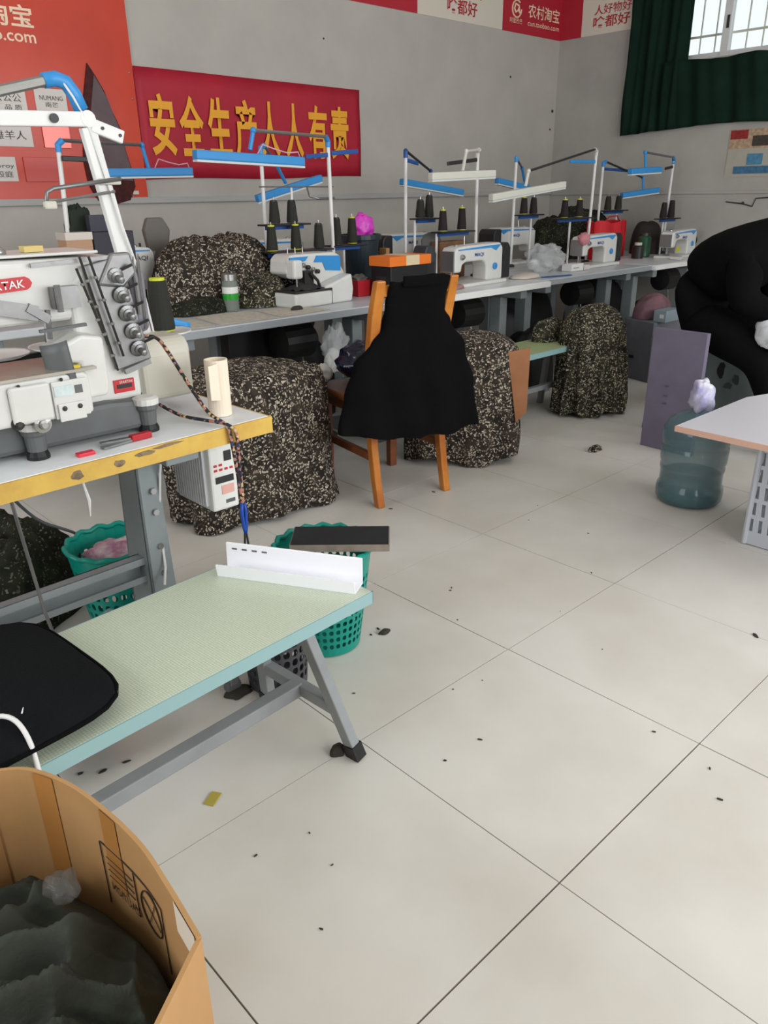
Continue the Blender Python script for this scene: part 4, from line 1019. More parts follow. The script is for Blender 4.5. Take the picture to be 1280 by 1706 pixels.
row_lamp('long level blue bar lamp in front of the gold slogan', (1.865, 2.27), (1.851, 2.27, 1.53), [(1.83, 2.26, 1.55), (1.23, 2.05, 1.546), (1.205, 2.05, 1.465)], (.913, 2.05, 1.440), (1.505, 2.05, 1.419), M_blue, handle=[((1.70, 2.27, 1.452), (1.862, 2.27, 1.465)), ((1.87, 2.27, 1.472), (2.06, 2.27, 1.485))], armcol=M_chrome, cable=True, wb=.046)
row_lamp('blue bar lamp on a dark arm left of the white bar lamp', (2.655, 2.50), (2.66, 2.50, 1.50), [(2.68, 2.52, 1.512), (3.15, 2.75, 1.405), (3.19, 2.80, 1.345)], (2.918, 2.80, 1.340), (3.535, 2.80, 1.267), M_blue, jcol=M_dblue, handle=[((2.67, 2.5, 1.458), (2.82, 2.55, 1.442))], armcol=M_gun)
row_lamp('white bar lamp above the lockstitch machine behind the chair', (3.08, 2.27), (3.07, 2.27, 1.50), [(3.06, 2.25, 1.515), (2.765, 2.10, 1.493), (2.68, 2.05, 1.385)], (2.406, 2.05, 1.355), (2.967, 2.05, 1.373), M_lwh, handle=[((2.79, 2.27, 1.432), (3.07, 2.27, 1.458))], hcol=M_gun, armcol=M_lwh)
row_lamp('short blue bar lamp behind the tilted white bar lamp', (3.755, 2.50), (3.766, 2.50, 1.49), [(3.79, 2.52, 1.49), (4.10, 2.70, 1.43), (4.28, 2.80, 1.32)], (3.928, 2.80, 1.345), (4.32, 2.80, 1.29), M_blue, wb=.046)
row_lamp('tilted white bar lamp on a long steel arm', (4.40, 2.27), (4.42, 2.27, 1.535), [(4.38, 2.26, 1.545), (3.314, 2.05, 1.388), (3.29, 2.05, 1.30)], (2.947, 2.05, 1.238), (3.713, 2.05, 1.309), M_lwh, handle=[((4.09, 2.27, 1.462), (4.41, 2.27, 1.464))], hcol=M_blue, armcol=M_gun)
row_lamp('low blue bar lamp on a dark arm near the wall corner', (4.885, 2.50), (4.896, 2.50, 1.47), [(4.93, 2.50, 1.478), (5.50, 2.48, 1.36), (5.49, 2.46, 1.265)], (5.22, 2.50, 1.225), (5.60, 2.38, 1.262), M_blue, handle=[((4.9, 2.5, 1.425), (5.33, 2.50, 1.412))], jcol=M_blue, armcol=M_gun)
row_lamp('blue bar lamp with white face beside the window wall', (5.58, 2.27), (5.60, 2.27, 1.49), [(5.55, 2.25, 1.51), (4.82, 2.10, 1.528), (4.85, 2.10, 1.415)], (4.627, 2.10, 1.395), (5.072, 2.10, 1.411), M_blue, handle=[((5.47, 2.27, 1.424), (5.61, 2.27, 1.442))], hcol=M_gun)

# thread trays and cones on the rows
def tray(label, x0, x1, y, z, col=M_dark, post=None, z0=.752):
    t = thing('thread_tray', label, 'thread stand', ((x0+x1)/2, y, z0)); xm = (x0+x1)/2 if post is None else post
    MB().tube([(xm, y+.02, z0), (xm, y+.02, z-.006)], .008, 8).build('post', M_white2, t, world=True)
    MB().box2((x0, y-.05, z-.012), (x1, y+.05, z-.003)).build('tray', col, t, world=True, bevel=.003)
    MB().bar((x0+.02, y, z-.022), (x1-.02, y, z-.022), .02, .018).build('carrier', M_dblue, t, world=True)
    return t
def cones(x, y, z, lab, hs=.115, mt=M_thread2, core=True, r=.030):
    spool(lab, x, y, z, hs, r, mt, core, None)
tray('thread tray with two cones in front of the slogan banner', 1.42, 1.70, 2.30, 1.135, post=1.64)
cones(1.498, 2.30, 1.135, 'black thread cone on the upper tray, the one farther from the dark bucket', .105, M_thread, False)
cones(1.612, 2.30, 1.135, 'black thread cone on the upper tray, the one nearer the dark bucket', .105, M_thread, False)
tray('low thread tray behind the overlocker', 1.38, 1.80, 2.235, 1.005, post=1.66)
for x, l in ((1.425, 'yellow-tipped black cone above the plaid cloth'), (1.58, 'black cone with yellow tip right behind the overlocker head'), (1.735, 'bare-topped black cone behind the overlocker, next to the dark bucket')): cones(x, 2.235, 1.005, l, .118, M_thread, x < 1.6)
tray('thread tray in front of the dark bucket', 1.86, 2.10, 2.30, 1.01, post=1.98)
cones(1.915, 2.30, 1.01, 'tall black cone on the tray by the bucket, without yellow', .135, M_thread, False)
cones(2.03, 2.30, 1.01, 'black cone with yellow foot on the tray by the bucket', .135, M_thread, True)
tray('thread tray behind the lockstitch machine of the chair', 2.73, 3.05, 2.30, 1.045, post=2.755)
cones(2.79, 2.30, 1.045, 'yellow-tipped brown-black cone nearer the orange tape box', .12)
cones(2.97, 2.30, 1.045, 'yellow-tipped brown-black cone beside the white lamp pole', .13)
tray('thread tray by the pole of the dark-armed blue lamp', 2.66, 2.86, 2.42, 1.125, post=2.68)
cones(2.71, 2.42, 1.125, 'short dark green cone beside the dark-armed lamp pole', .10, M_thread, False, .032)
cones(2.79, 2.42, 1.125, 'taller dark green cone beside the dark-armed lamp pole', .125, M_thread, False, .03)
tray('thread tray behind the clear plastic bag', 3.76, 4.02, 2.46, 1.115, post=3.95)
cones(3.83, 2.46, 1.115, 'small dark cone with yellow tip above the clear bag', .11)
cones(3.945, 2.46, 1.115, 'small dark cone with bare pin above the clear bag', .105, M_thread2, False)
tray('thread tray above the blue-trimmed machine', 4.02, 4.42, 2.30, 1.085, post=4.22)
cones(4.11, 2.30, 1.085, 'yellow-tipped cone above the blue-trimmed machine, away from the lamp pole', .12)
cones(4.30, 2.30, 1.085, 'yellow-tipped cone above the blue-trimmed machine, next to the lamp pole', .12)
tray('thread tray in the wall corner', 4.95, 5.27, 2.50, 1.115, post=5.2)
cones(5.02, 2.50, 1.115, 'black cone above the red bag, nearer the lamp pole', .10, M_thread, False)
cones(5.18, 2.50, 1.105+.01, 'black cone above the red bag, nearer the wall', .10, M_thread, False)
tray('thread tray beside the window wall', 5.34, 5.62, 2.20, 1.045, post=5.45)
cones(5.40, 2.20, 1.045, 'brown-black cone next to the window wall, farther from the pole', .115, M_thread2, False)
cones(5.53, 2.20, 1.045, 'brown-black cone next to the window wall, close to the pole', .13, M_thread2, False)
# thread guide frame behind the overlocker
GF = thing('thread_guide', 'thin steel thread guide bar above the two black cones', 'thread guide', (1.64, 2.33, .752))
MB().tube([(1.43, 2.32, 1.311), (1.92, 2.32, 1.309)], .004, 6).build('guide_bar', M_steel, GF, world=True)
MB().tube([(1.64, 2.33, .752), (1.64, 2.33, 1.31)], .006, 8).build('post', M_white2, GF, world=True)
MB().tube([(1.73, 2.31, 1.305), (1.72, 2.28, 1.262), (1.77, 2.27, 1.25), (1.90, 2.29, 1.252)], .0055, 6).build('bent_rod', M_steel, GF, world=True)
# ------------------------------------------------------------------ cloth piles and draped stools
def heap_mesh(cx, cy, rx, ry, z0, h, seed, n=72, k=30, rot=0.0, fold=.05, lump=.25, power=2.2):
    cr, sr = math.cos(rot), math.sin(rot)
    def fn(u, v):
        a = 2*PI*u; c, s = math.cos(a), math.sin(a)
        sq = 1.0/((abs(c)**power+abs(s)**power)**(1/power))
        edge = 1+lump*.5*nz(c*1.6+seed, s*1.6, seed*2.1)
        r = sq*edge*math.sin(v*PI/2)**.75
        z = max(0, math.cos(v*PI/2))**.8
        lx, ly = c*r*rx, s*r*ry
        bump = lump*h*fbm(lx*5+seed*3, ly*5, seed, 4)*.6+fold*h*math.sin((lx*1.3+ly*.8)*38+4*nz(lx*6, ly*6, seed))*.5
        env = min(1, 3*(1-v))
        zz = z0+h*z+bump*env
        x = cx+lx*cr-ly*sr; y = cy+lx*sr+ly*cr
        return FW(x, y, max(z0+.001, zz))
    return MB().grid(fn, n, k, close_u=True)
def heap(name, label, cat, mt, *a, **k):
    return tag(heap_mesh(*a, **k).build(name, mt, smooth=True), label, cat)

def drape_mesh(cx, cy, hx, hy, h, rot, seed, folds=9, flare=.10, power=3.2, dome=.03, n=120, k=36, z0=.004, hemvar=.02, amp=1.0):
    cr, sr = math.cos(rot), math.sin(rot)
    def fn(u, v):
        a = 2*PI*u; c, s = math.cos(a), math.sin(a)
        sq = 1.0/((abs(c)**power+abs(s)**power)**(1/power))
        if v < .34:
            t = v/.34; r = sq*t**.8*.97; z = h+dome*math.cos(t*PI/2)+.02*fbm(c*t*2+seed, s*t*2, seed)-.05*t**8
            f = 0
        else:
            t = (v-.34)/.66; z = (h-.05)*(1-t)**1.0+z0+hemvar*(.5+.5*math.sin(a*folds*.5+seed))*t
            f = math.sin(a*folds+seed+1.5*nz(c*2, s*2, seed+t))*(.015+.055*t)*amp+.05*amp*nz(c*4+seed, s*4, t*2.5)+.02*amp*math.sin(a*folds*2.3+seed*2)*t+.035*amp*nz(c*9+seed, s*9, t*4)
            r = sq*(.97+.05*math.sin(min(1, t*3)*PI/2)+flare*t+f)
        lx, ly = c*r*hx, s*r*hy
        return FW(cx+lx*cr-ly*sr, cy+lx*sr+ly*cr, z)
    return MB().grid(fn, n, k, close_u=True)

heap('fabric_pile', 'large pile of flecked dark fabric on the sewing table', 'fabric pile', M_camo, 1.215, 2.395, .385, .225, .752, .33, 1.7, lump=.2, fold=.08, n=110, k=44, power=2.0)
heap('fabric_pile', 'low heap of flecked fabric around the glass jar', 'fabric pile', M_camog, 1.30, 2.20, .15, .13, .752, .15, 4.2, lump=.4)
heap('dark_garment', 'dark olive garment spilling beside the jar on the pile table', 'garment', M_camod, .93, 2.155, .16, .07, .752, .07, 6.2, lump=.4, n=48, k=18)
heap('plaid_cloth', 'black and white plaid cloth crumpled beside the overlocker', 'cloth', None or (lambda: MATS.setdefault('plaid', camo_mat('plaid_cloth', rgb(24, 24, 26), rgb(190, 190, 190), 120, .30)))(), 1.455, 2.215, .085, .07, .752, .20, 3.3, lump=.2, n=40, k=18)
d1 = thing('covered_stool', 'stool hidden under flecked dark fabric beside the chair', 'covered stool', (.74, 1.545, 0))
drape_mesh(.735, 1.545, .335, .235, .59, math.radians(-3), 2.1, folds=8, flare=.05, amp=1.1, n=160, k=48).build('fabric_cover', M_camo, d1, world=True, smooth=True)
drape_mesh(1.02, 1.46, .055, .10, .57, math.radians(-8), 5.1, folds=5, flare=.14, n=60, k=24).build('fabric_fold', M_camo, d1, world=True, smooth=True)
d2 = thing('covered_crate', 'crate under flecked fabric between the chair and the green bench', 'covered crate', (1.93, 1.36, 0))
drape_mesh(1.90, 1.335, .275, .20, .60, math.radians(-46), 7.7, folds=9, flare=.02, hemvar=.04, amp=.8, n=160, k=48).build('fabric_cover', M_camo, d2, world=True, smooth=True)
cbp = thing('cardboard_sheet', 'brown cardboard sheet leaning on the covered crate', 'cardboard', (1.94, 1.02, 0))
Rz = Matrix.Rotation(math.radians(-50), 3, 'Z')
m = MB(); m.prism([(-.055, .60), (.05, .625), (.045, .30), (-.005, .24)], 0, .006, lambda p, q, u: Rz @ FW(p, u-.0, q)+Vector((1.935, 1.005, 0))+Vector((.05*q, .05*q, -.06*q)))
m.build('sheet', M_wood2 if False else mat('brown_cardboard', rgb(160, 108, 72), .7, color2=rgb(142, 92, 58), noise_scale=6), cbp, world=True)

# green bench with a garment hanging over it
GB = thing('green_bench', 'light green bench beside the hanging flecked garment', 'bench', (2.72, 1.54, 0))
MB().box2((2.25, 1.395, .392), (3.22, 1.69, .42)).build('seat_board', mat('light_green_laminate', rgb(168, 182, 134), .4), GB, world=True, bevel=.002)
mb = MB(); mb.box2((2.25, 1.390, .390), (3.22, 1.395, .42)); mb.build('edge_band', M_bedge, GB, world=True)
for x in (2.42, 3.06):
    for y, yy in ((1.45, 1.41), (1.63, 1.67)):
        MB().bar((x, y, .39), (x, yy, .0), .03, .03, (1, 0, 0)).build('leg', M_trest, GB, world=True)
MB().box2((2.42, 1.525, .14), (3.06, 1.555, .17)).build('stretcher', M_trest, GB, world=True)
d3 = thing('hanging_garment', 'flecked dark garment hanging over the end of the green bench', 'garment', (3.03, 1.40, 0))
drape_mesh(3.085, 1.335, .185, .150, .585, math.radians(-26), 3.4, folds=12, flare=.12, hemvar=.03, dome=.07, amp=1.7, power=2.4, n=180, k=48).build('cloth', M_camog, d3, world=True, smooth=True)
heap('fabric_pile', 'small flecked heap on the green bench beside the hanging garment', 'fabric pile', M_camog, 3.02, 1.60, .14, .075, .421, .13, 6.1, lump=.35, n=40, k=16)
heap('fabric_pile', 'dark flecked heap lying under the machine table', 'fabric pile', M_camod, -.50, 1.32, .33, .30, 0.0, .30, 8.8, lump=.45, fold=.10)
heap('fabric_pile', 'small flecked heap behind the dark bucket', 'fabric pile', M_camo, 2.45, 2.60, .14, .12, .752, .20, 5.5, lump=.3, n=48, k=18)
heap('dark_garment', 'dark olive garments piled behind the clear bag', 'garment', M_camod, 4.38, 2.62, .17, .16, .752, .33, 2.6, lump=.3, n=56, k=20)
heap('dark_garment', 'black-green garments heaped around the red bag', 'garment', M_camod, 4.88, 2.66, .40, .20, .752, .36, 9.3, lump=.35, n=64, k=22)
heap('dark_garment', 'dark brown cloth heaped beside the machine by the window wall', 'garment', mat('dark_brown_cloth', rgb(48, 42, 40), .9), 5.53, 2.40, .14, .14, .752, .26, 7.1, lump=.35, n=48, k=18)

# ------------------------------------------------------------------ things on the tables
JR = thing('glass_jar', 'clear jar with green contents and white label before the large pile', 'jar', (1.075, 2.115, .752))
MB().lathe([(.036, 0), (.038, .006), (.038, .135), (.034, .145)], 24).build('body', mat('jar_glass', rgb(150, 160, 150), .1, alpha=.55), JR, smooth=False)
MB().lathe([(.0385, .055), (.0385, .085)], 24, capb=False, capt=False).build('green_band', mat('jar_green', rgb(40, 150, 50), .3), JR)
MB().lathe([(.0388, .085), (.0388, .115)], 24, capb=False, capt=False).build('label', M_white2, JR)
MB().lathe([(.037, .145), (.037, .172), (.033, .175)], 24).build('lid', M_chrome, JR)
MB().lathe([(.034, .003), (.034, .06)], 20).build('contents', mat('jar_dark', rgb(40, 52, 40), .5), JR)
def sheet_obj(name, label, pts, z, mt, cat='paper'):
    return tag(MB().prism(pts, z, z+.0015, lambda p, q, u: FW(p, q, u+.004*nz(p*20, q*20)*0)).build(name, mt), label, cat)
M_news = mat('newsprint', rgb(206, 200, 184), .8, color2=rgb(176, 170, 158), noise_scale=40)
sheet_obj('paper_sheet', 'cream paper sheet on the table edge in front of the jar', [(.80, 1.78), (1.09, 1.765), (1.14, 2.06), (.84, 2.08)], .7512, M_news)
sheet_obj('paper_sheet', 'cream paper sheet between the jar and the overlocker', [(1.12, 1.77), (1.43, 1.79), (1.40, 1.99), (1.16, 2.04)], .7512, M_news)
sheet_obj('paper_sheet', 'paper sheet under the corner of the large pile', [(.54, 1.80), (.77, 1.78), (.80, 2.02), (.58, 2.06)], .7512, M_news)
heap('lint_tuft', 'small dark tuft of cloth lying on the cream paper', 'tuft', M_lint, 1.31, 1.90, .035, .018, .7535, .02, 2.2, n=24, k=10)
# plastic bin, pink bag, red tub
BK = thing('plastic_bin', 'dark blue-green plastic bin holding a pink bag', 'bin', (2.24, 2.47, .752))
M_bin = mat('dark_bluegreen_plastic', rgb(30, 46, 52), .4)
m = MB(); m.lathe([(.085, 0), (.115, .27), (.124, .272), (.124, .290), (.116, .290), (.110, .272), (.082, .01)], 28, capt=True); m.build('tub', M_bin, BK, smooth=False)
MB().lathe([(.124, .262), (.130, .266), (.130, .292), (.124, .294)], 28, capb=False, capt=False).build('rim', M_bin, BK)
def blob(name, label, cat, mt, c, r, seed, amp=.25, n=32, k=20, fr=2.0):
    def fn(u, v):
        a = 2*PI*u; ph = PI*v; d = Vector((math.cos(a)*math.sin(ph), math.sin(a)*math.sin(ph), -math.cos(ph)))
        q = 1+amp*fbm(d.x*fr+seed, d.y*fr, d.z*fr, 3)
        return FW(c[0]+d.x*r[0]*q, c[1]+d.y*r[1]*q, c[2]+d.z*r[2]*q)
    return tag(MB().grid(fn, n, k, close_u=True).build(name, mt, smooth=True), label, cat)
blob('plastic_bag', 'magenta plastic bag stuffed into the dark bin', 'bag', M_pink, (2.26, 2.47, 1.085), (.075, .06, .075), 1.2, .3)
blob('plastic_bag', 'magenta plastic bag lying behind the overlocker', 'bag', M_pink, (1.69, 2.375, .865), (.10, .045, .11), 3.9, .3)
TB = thing('red_tub', 'small square red plastic tub beside the overlocker', 'tub', (1.90, 2.105, .752))
m = MB()
def tub(px, s0, s1, h, th):
    a, b_ = s0, s1
    vs = [(-a, -a, 0), (a, -a, 0), (a, a, 0), (-a, a, 0), (-b_, -b_, h), (b_, -b_, h), (b_, b_, h), (-b_, b_, h), (-b_+th, -b_+th, h), (b_-th, -b_+th, h), (b_-th, b_-th, h), (-b_+th, b_-th, h), (-a+th, -a+th, th), (a-th, -a+th, th), (a-th, a-th, th), (-a+th, a-th, th)]
    px.add(vs, [(3, 2, 1, 0), (0, 1, 5, 4), (1, 2, 6, 5), (2, 3, 7, 6), (3, 0, 4, 7), (4, 5, 9, 8), (5, 6, 10, 9), (6, 7, 11, 10), (7, 4, 8, 11), (8, 9, 13, 12), (9, 10, 14, 13), (10, 11, 15, 14), (11, 8, 12, 15), (12, 13, 14, 15)])
tub(m, .058, .068, .085, .005); m.build('tub', M_red, TB)
blob('cloth_scraps', 'grey cloth scraps in the red tub', 'scraps', mat('grey_scrap', rgb(120, 116, 108), .9, noise_amt=.5, noise_scale=40), (1.90, 2.105, .83), (.05, .05, .03), 2.7, .5)
blob('tissue', 'crumpled white tissue behind the red tub', 'tissue', mat('tissue', rgb(214, 208, 200), .9), (2.06, 2.10, .787), (.07, .05, .033), 8.1, .5)
# wooden strip, orange tape box on a black box, behind the chair
tag(MB().box2((2.39, 2.40, .752), (2.42, 2.46, .96)).build('wood_block', mat('raw_wood', rgb(166, 122, 74), .6), bevel=.002), 'upright wooden block beside the dark bin', 'wood')
OB = thing('tape_box', 'orange box with cream tape on top of a black box', 'box', (2.06, 1.93, .92))
MB().box2((1.90, 1.855, .912), (2.215, 2.02, .962)).build('carton', mat('orange_card', rgb(226, 116, 34), .5), OB, world=True, bevel=.003)
MB().box2((2.02, 1.853, .913), (2.12, 2.022, .9635)).build('tape', mat('cream_tape', rgb(214, 196, 160), .4), OB, world=True)
BB = thing('black_box', 'black box under the orange tape box', 'box', (2.06, 1.94, .752)); MB().box2((1.915, 1.865, .752), (2.20, 2.02, .9115)).build('carton', M_black, BB, world=True, bevel=.004); MB().box2((1.914, 1.90, .80), (1.9155, 1.98, .86)).build('label', M_gun, BB, world=True)
MBK = thing('machine_cover', 'dark grey cover standing left of the lockstitch machine', 'cover', (2.27, 1.97, .752)); MB().prism([(-.035, 0), (.055, 0), (.06, .20), (.03, .245), (-.02, .245), (-.045, .19)], -.05, .05, lambda p, q, u: FW(p, u, q)).build('shell', mat('slate_plastic', rgb(44, 50, 56), .5), MBK, bevel=.008); MB().box2((-.02, -.055, .06), (.035, -.05, .16)).build('grip', M_dark, MBK)
heap('red_snippets', 'red and steel clippings below the lockstitch needle', 'clippings', mat('red_steel_bits', rgb(150, 60, 60), .5, color2=rgb(140, 140, 140), noise_scale=60), 2.47, 1.90, .06, .04, .752, .025, 3.3, n=24, k=10)
# clear bag, white carton, ruler, scraps on the third table
blob('plastic_bag', 'clear crumpled plastic bag on the table beside the small white carton', 'bag', M_clear, (3.64, 2.12, .835), (.16, .11, .095), 6.6, .35, 40, 26, 2.4)
WC = thing('white_carton', 'small white carton beside the clear plastic bag', 'carton', (3.80, 1.98, .752)); MB().box2((3.715, 1.94, .752), (3.86, 2.02, .80)).build('carton', M_white2, WC, world=True, bevel=.002)
MB().box2((3.735, 1.9385, .772), (3.80, 1.9400, .776)).build('print_line', M_dgrey, WC, world=True)
WC2 = tag(MB().box2((3.87, 1.94, .752), (3.94, 2.0, .785)).build('white_carton', mat('pale_pink_card', rgb(206, 196, 192), .6), bevel=.002), 'pale flat carton touching the small white carton', 'carton')
tag(MB().bar((3.28, 1.87, .7545), (3.52, 1.815, .7545), .03, .004).build('ruler', M_dblue), 'dark blue ruler lying across the joint of two tables', 'ruler')
heap('fabric_scrap', 'cream fabric scrap beside the blue ruler', 'scrap', mat('cream_scrap', rgb(200, 190, 180), .9), 3.20, 1.95, .12, .07, .752, .03, 5.8, n=32, k=12)
blob('yarn_ball', 'pink cloth ball on the needle head of the blue-trimmed machine', 'cloth', mat('dusty_pink_cloth', rgb(196, 130, 138), .9), (3.93, 2.0, .955), (.045, .04, .04), 3.0, .3, 20, 14)
# red bag, jars
RB = thing('red_bag', 'bright red shopping bag standing behind the blue-trimmed machine', 'bag', (4.88, 2.40, .752), 0)
m = MB(); m.grid(lambda u, v: FW(4.63+.47*u+.01*math.sin(v*5), 2.36-.03*math.sin(PI*u)*(1-.3*v)+.012*math.sin(u*15), .753+.28*v+.012*math.sin(u*9)*v), 24, 10)
m.grid(lambda u, v: FW(5.10-.47*u, 2.43+.03*math.sin(PI*u)*(1-.3*v)+.01*math.sin(u*13), .753+.28*v+.010*math.sin(u*8)*v), 24, 10)
m.grid(lambda u, v: FW(5.10+.005*math.sin(v*4), 2.36+.07*u, .753+.28*v), 6, 10); m.grid(lambda u, v: FW(4.63, 2.43-.07*u, .753+.28*v), 6, 10)
m.build('sack', mat('bright_red_plastic_bag', rgb(200, 34, 44), .4, bump=.4, bump_scale=25), RB, world=True, smooth=True)
MB().tube([(4.75, 2.35, 1.03), (4.80, 2.345, 1.07), (4.92, 2.345, 1.075), (4.98, 2.35, 1.03)], .006, 6).build('handle', M_red, RB, world=True)
GJ = thing('green_jar', 'dark green glass jar beside the red bag', 'jar', (5.14, 2.20, .752)); MB().lathe([(.05, 0), (.052, .01), (.052, .15), (.04, .165)], 20).build('body', mat('green_glass', rgb(40, 82, 58), .15), GJ); MB().lathe([(.042, .165), (.042, .185)], 20).build('lid', M_gun, GJ)
BJ = thing('dark_jar', 'short dark jar with pale cap between the red bag and green jar', 'jar', (4.99, 2.17, .752)); MB().lathe([(.045, 0), (.045, .09), (.03, .10)], 18).build('body', M_dark, BJ); MB().lathe([(.03, .10), (.03, .12)], 16).build('cap', M_cream, BJ)
tag(MB().prism([(5.00, 1.80), (5.16, 1.86), (5.20, 1.92), (5.02, 1.90)], .7525, .772, lambda p, q, u: FW(p, q, u)).build('white_sleeve', M_white2, bevel=.004), 'folded white cloth on the table by the window wall', 'cloth')
tag(MB().box2((2.78, 2.31, .752), (3.02, 2.39, .98)).build('cork_box', mat('brown_card', rgb(140, 104, 74), .8, color2=rgb(110, 78, 54), noise_scale=20)), 'brown box below the cones behind the lockstitch machine', 'box')
blob('grey_cloth', 'grey cloth hung on the machine behind the orange tape box', 'cloth', mat('mid_grey_cloth', rgb(104, 104, 102), .9), (2.83, 2.44, .93), (.09, .04, .10), 5.0, .2, 24, 16)
blob('dark_motor_cover', 'round dark grey motor cover behind the overlocker pile', 'cover', mat('motor_grey', rgb(66, 68, 68), .5), (1.44, 2.56, .985), (.085, .07, .085), 1.0, .05, 24, 16)
# dark items on the table behind the interlock machine
SB = thing('navy_box', 'dark navy open box behind the interlock machine', 'box', (.62, 2.42, .752)); MB().box2((.54, 2.36, .752), (.735, 2.47, 1.13)).build('carton', mat('navy_card', rgb(34, 34, 46), .5), SB, world=True, bevel=.004); MB().box2((.56, 2.42, 1.13), (.70, 2.46, 1.20)).build('flap', mat('navy_card2', rgb(46, 46, 60), .5), SB, world=True)
SB2 = thing('brown_carton', 'taped brown carton beside the navy box', 'box', (.475, 2.40, .752)); MB().box2((.415, 2.36, .752), (.535, 2.46, 1.13)).build('carton', mat('pinkish_card', rgb(176, 140, 112), .7), SB2, world=True, bevel=.004); MB().box2((.413, 2.358, 1.10), (.537, 2.462, 1.132)).build('tape', mat('clear_tape', rgb(196, 186, 176), .15), SB2, world=True)
blob('dark_cloth', 'dark green cloth stuffed above the brown carton', 'cloth', mat('bottle_green_cloth', rgb(34, 42, 34), .9), (.56, 2.53, 1.15), (.07, .035, .09), 2.0, .3, 24, 16)
GC = thing('wall_patch_cover', 'grey plastic machine cover hanging behind the pile', 'cover', (1.04, 2.72, .752)); MB().prism([(-.06, 0), (.06, 0), (.075, .20), (.06, .28), (.075, .36), (.04, .42), (-.05, .42), (-.075, .36), (-.06, .26), (-.07, .15)], -.02, .02, lambda p, q, u: FW(p, u, q)).build('shell', mat('taupe_plastic', rgb(108, 104, 98), .6), GC, bevel=.012); MB().tube([(-.1, 0, 0), (-.1, 0, .3)], .006, 6).build('rod', M_gun, GC)

# ------------------------------------------------------------------ under the tables, between the legs
blob('plastic_bag', 'clear plastic bag hanging below the table beside the chair', 'bag', M_clear, (1.46, 1.80, .55), (.07, .05, .115), 4.4, .35, 36, 26, 2.6)
blob('white_package', 'white paper package inside the clear hanging bag', 'package', mat('white_wrap', rgb(220, 220, 218), .7), (1.44, 1.79, .50), (.055, .03, .06), 1.4, .2, 20, 14)
blob('navy_bag', 'shiny navy plastic bag on the seat of the wooden chair', 'bag', mat('navy_film', rgb(22, 22, 44), .15, bump=.6, bump_scale=30), (1.31, 1.42, .572), (.13, .10, .085), 2.4, .22, 32, 20)
blob('white_cloth', 'white cloth lying on the chair beside the navy bag', 'cloth', mat('soft_white', rgb(206, 204, 200), .9), (1.14, 1.515, .522), (.045, .045, .045), 7.4, .3, 24, 16)
RG = thing('tape_ring', 'white tape ring beside the navy bag on the chair', 'ring', (1.43, 1.45, .463))
MB().tube([(.0+.030*math.cos(a*PI/12), .0, .034+.030*math.sin(a*PI/12)) for a in range(25)], .0045, 8).build('ring', M_white2, RG)
heap('dark_floor_heap', 'black bag slumped on the floor under the pile table', 'bag', M_black, 1.18, 2.05, .16, .14, 0, .34, 3.1, n=48, k=18)
heap('dark_floor_heap', 'black bag slumped under the table by the green bench', 'bag', M_black, 3.38, 2.02, .22, .16, 0, .40, 5.1, n=48, k=18)
for (x, y, rx, ry, h, sd, l) in ((.30, 2.62, .28, .2, .5, 1.1, 'black filler heap added as shade under the table next to the notice board'), (1.72, 2.60, .34, .2, .55, 2.2, 'black filler heap added as shade under the table below the slogan banner'), (2.86, 2.60, .36, .2, .58, 3.2, 'black filler heap added as shade under the table behind the orange tape box'), (4.02, 2.60, .36, .2, .58, 4.2, 'black filler heap added as shade under the table behind the clear bag'), (5.14, 2.60, .36, .2, .58, 5.2, 'black filler heap added as shade under the table in the wall corner'), (4.85, 2.03, .12, .12, .42, 6.2, 'narrow black filler heap added as shade under the white table next to the window wall')):
    heap('dark_floor_heap', l, 'bag', M_black, x, y, rx, ry, 0, h, sd, n=48, k=18, power=3.0)  # black heaps added to deepen the darkness under the tables
# grey cartons with pink fabric by the fourth table
G1 = thing('grey_carton', 'large grey carton under the pink fabric', 'carton', (4.32, 1.58, 0), math.radians(0))
M_gcart = mat('grey_blue_card', rgb(112, 114, 122), .7, color2=rgb(98, 100, 108), noise_scale=6)
MB().prism([(4.03, 1.45), (4.11, 1.72), (4.66, 1.68), (4.62, 1.36)], 0, .42, lambda p, q, u: FW(p, q, u)).build('carton', M_gcart, G1, world=True, bevel=.004)
MB().bar((4.052, 1.505, .24), (4.062, 1.545, .30), .004, .03).build('black_mark', M_black, G1, world=True)
MB().bar((4.068, 1.60, .16), (4.080, 1.64, .16), .004, .02).build('black_mark', M_black, G1, world=True)
heap('fabric_pile', 'dusty pink fabric bundled on the grey carton', 'fabric pile', mat('dusty_mauve_cloth', rgb(128, 92, 100), .85, color2=rgb(92, 70, 80), noise_scale=8), 4.27, 1.60, .19, .11, .422, .15, 2.9, n=48, k=18, lump=.3)
G2 = thing('blue_carton', 'small pale blue carton on the grey carton beside the pink fabric', 'carton', (4.12, 1.44, .422)); MB().box2((4.06, 1.385, .422), (4.26, 1.475, .50)).build('carton', mat('pale_blue_card', rgb(130, 144, 152), .6), G2, world=True, bevel=.002); MB().box2((4.0585, 1.40, .45), (4.060, 1.43, .475)).build('label', M_card_w, G2, world=True)
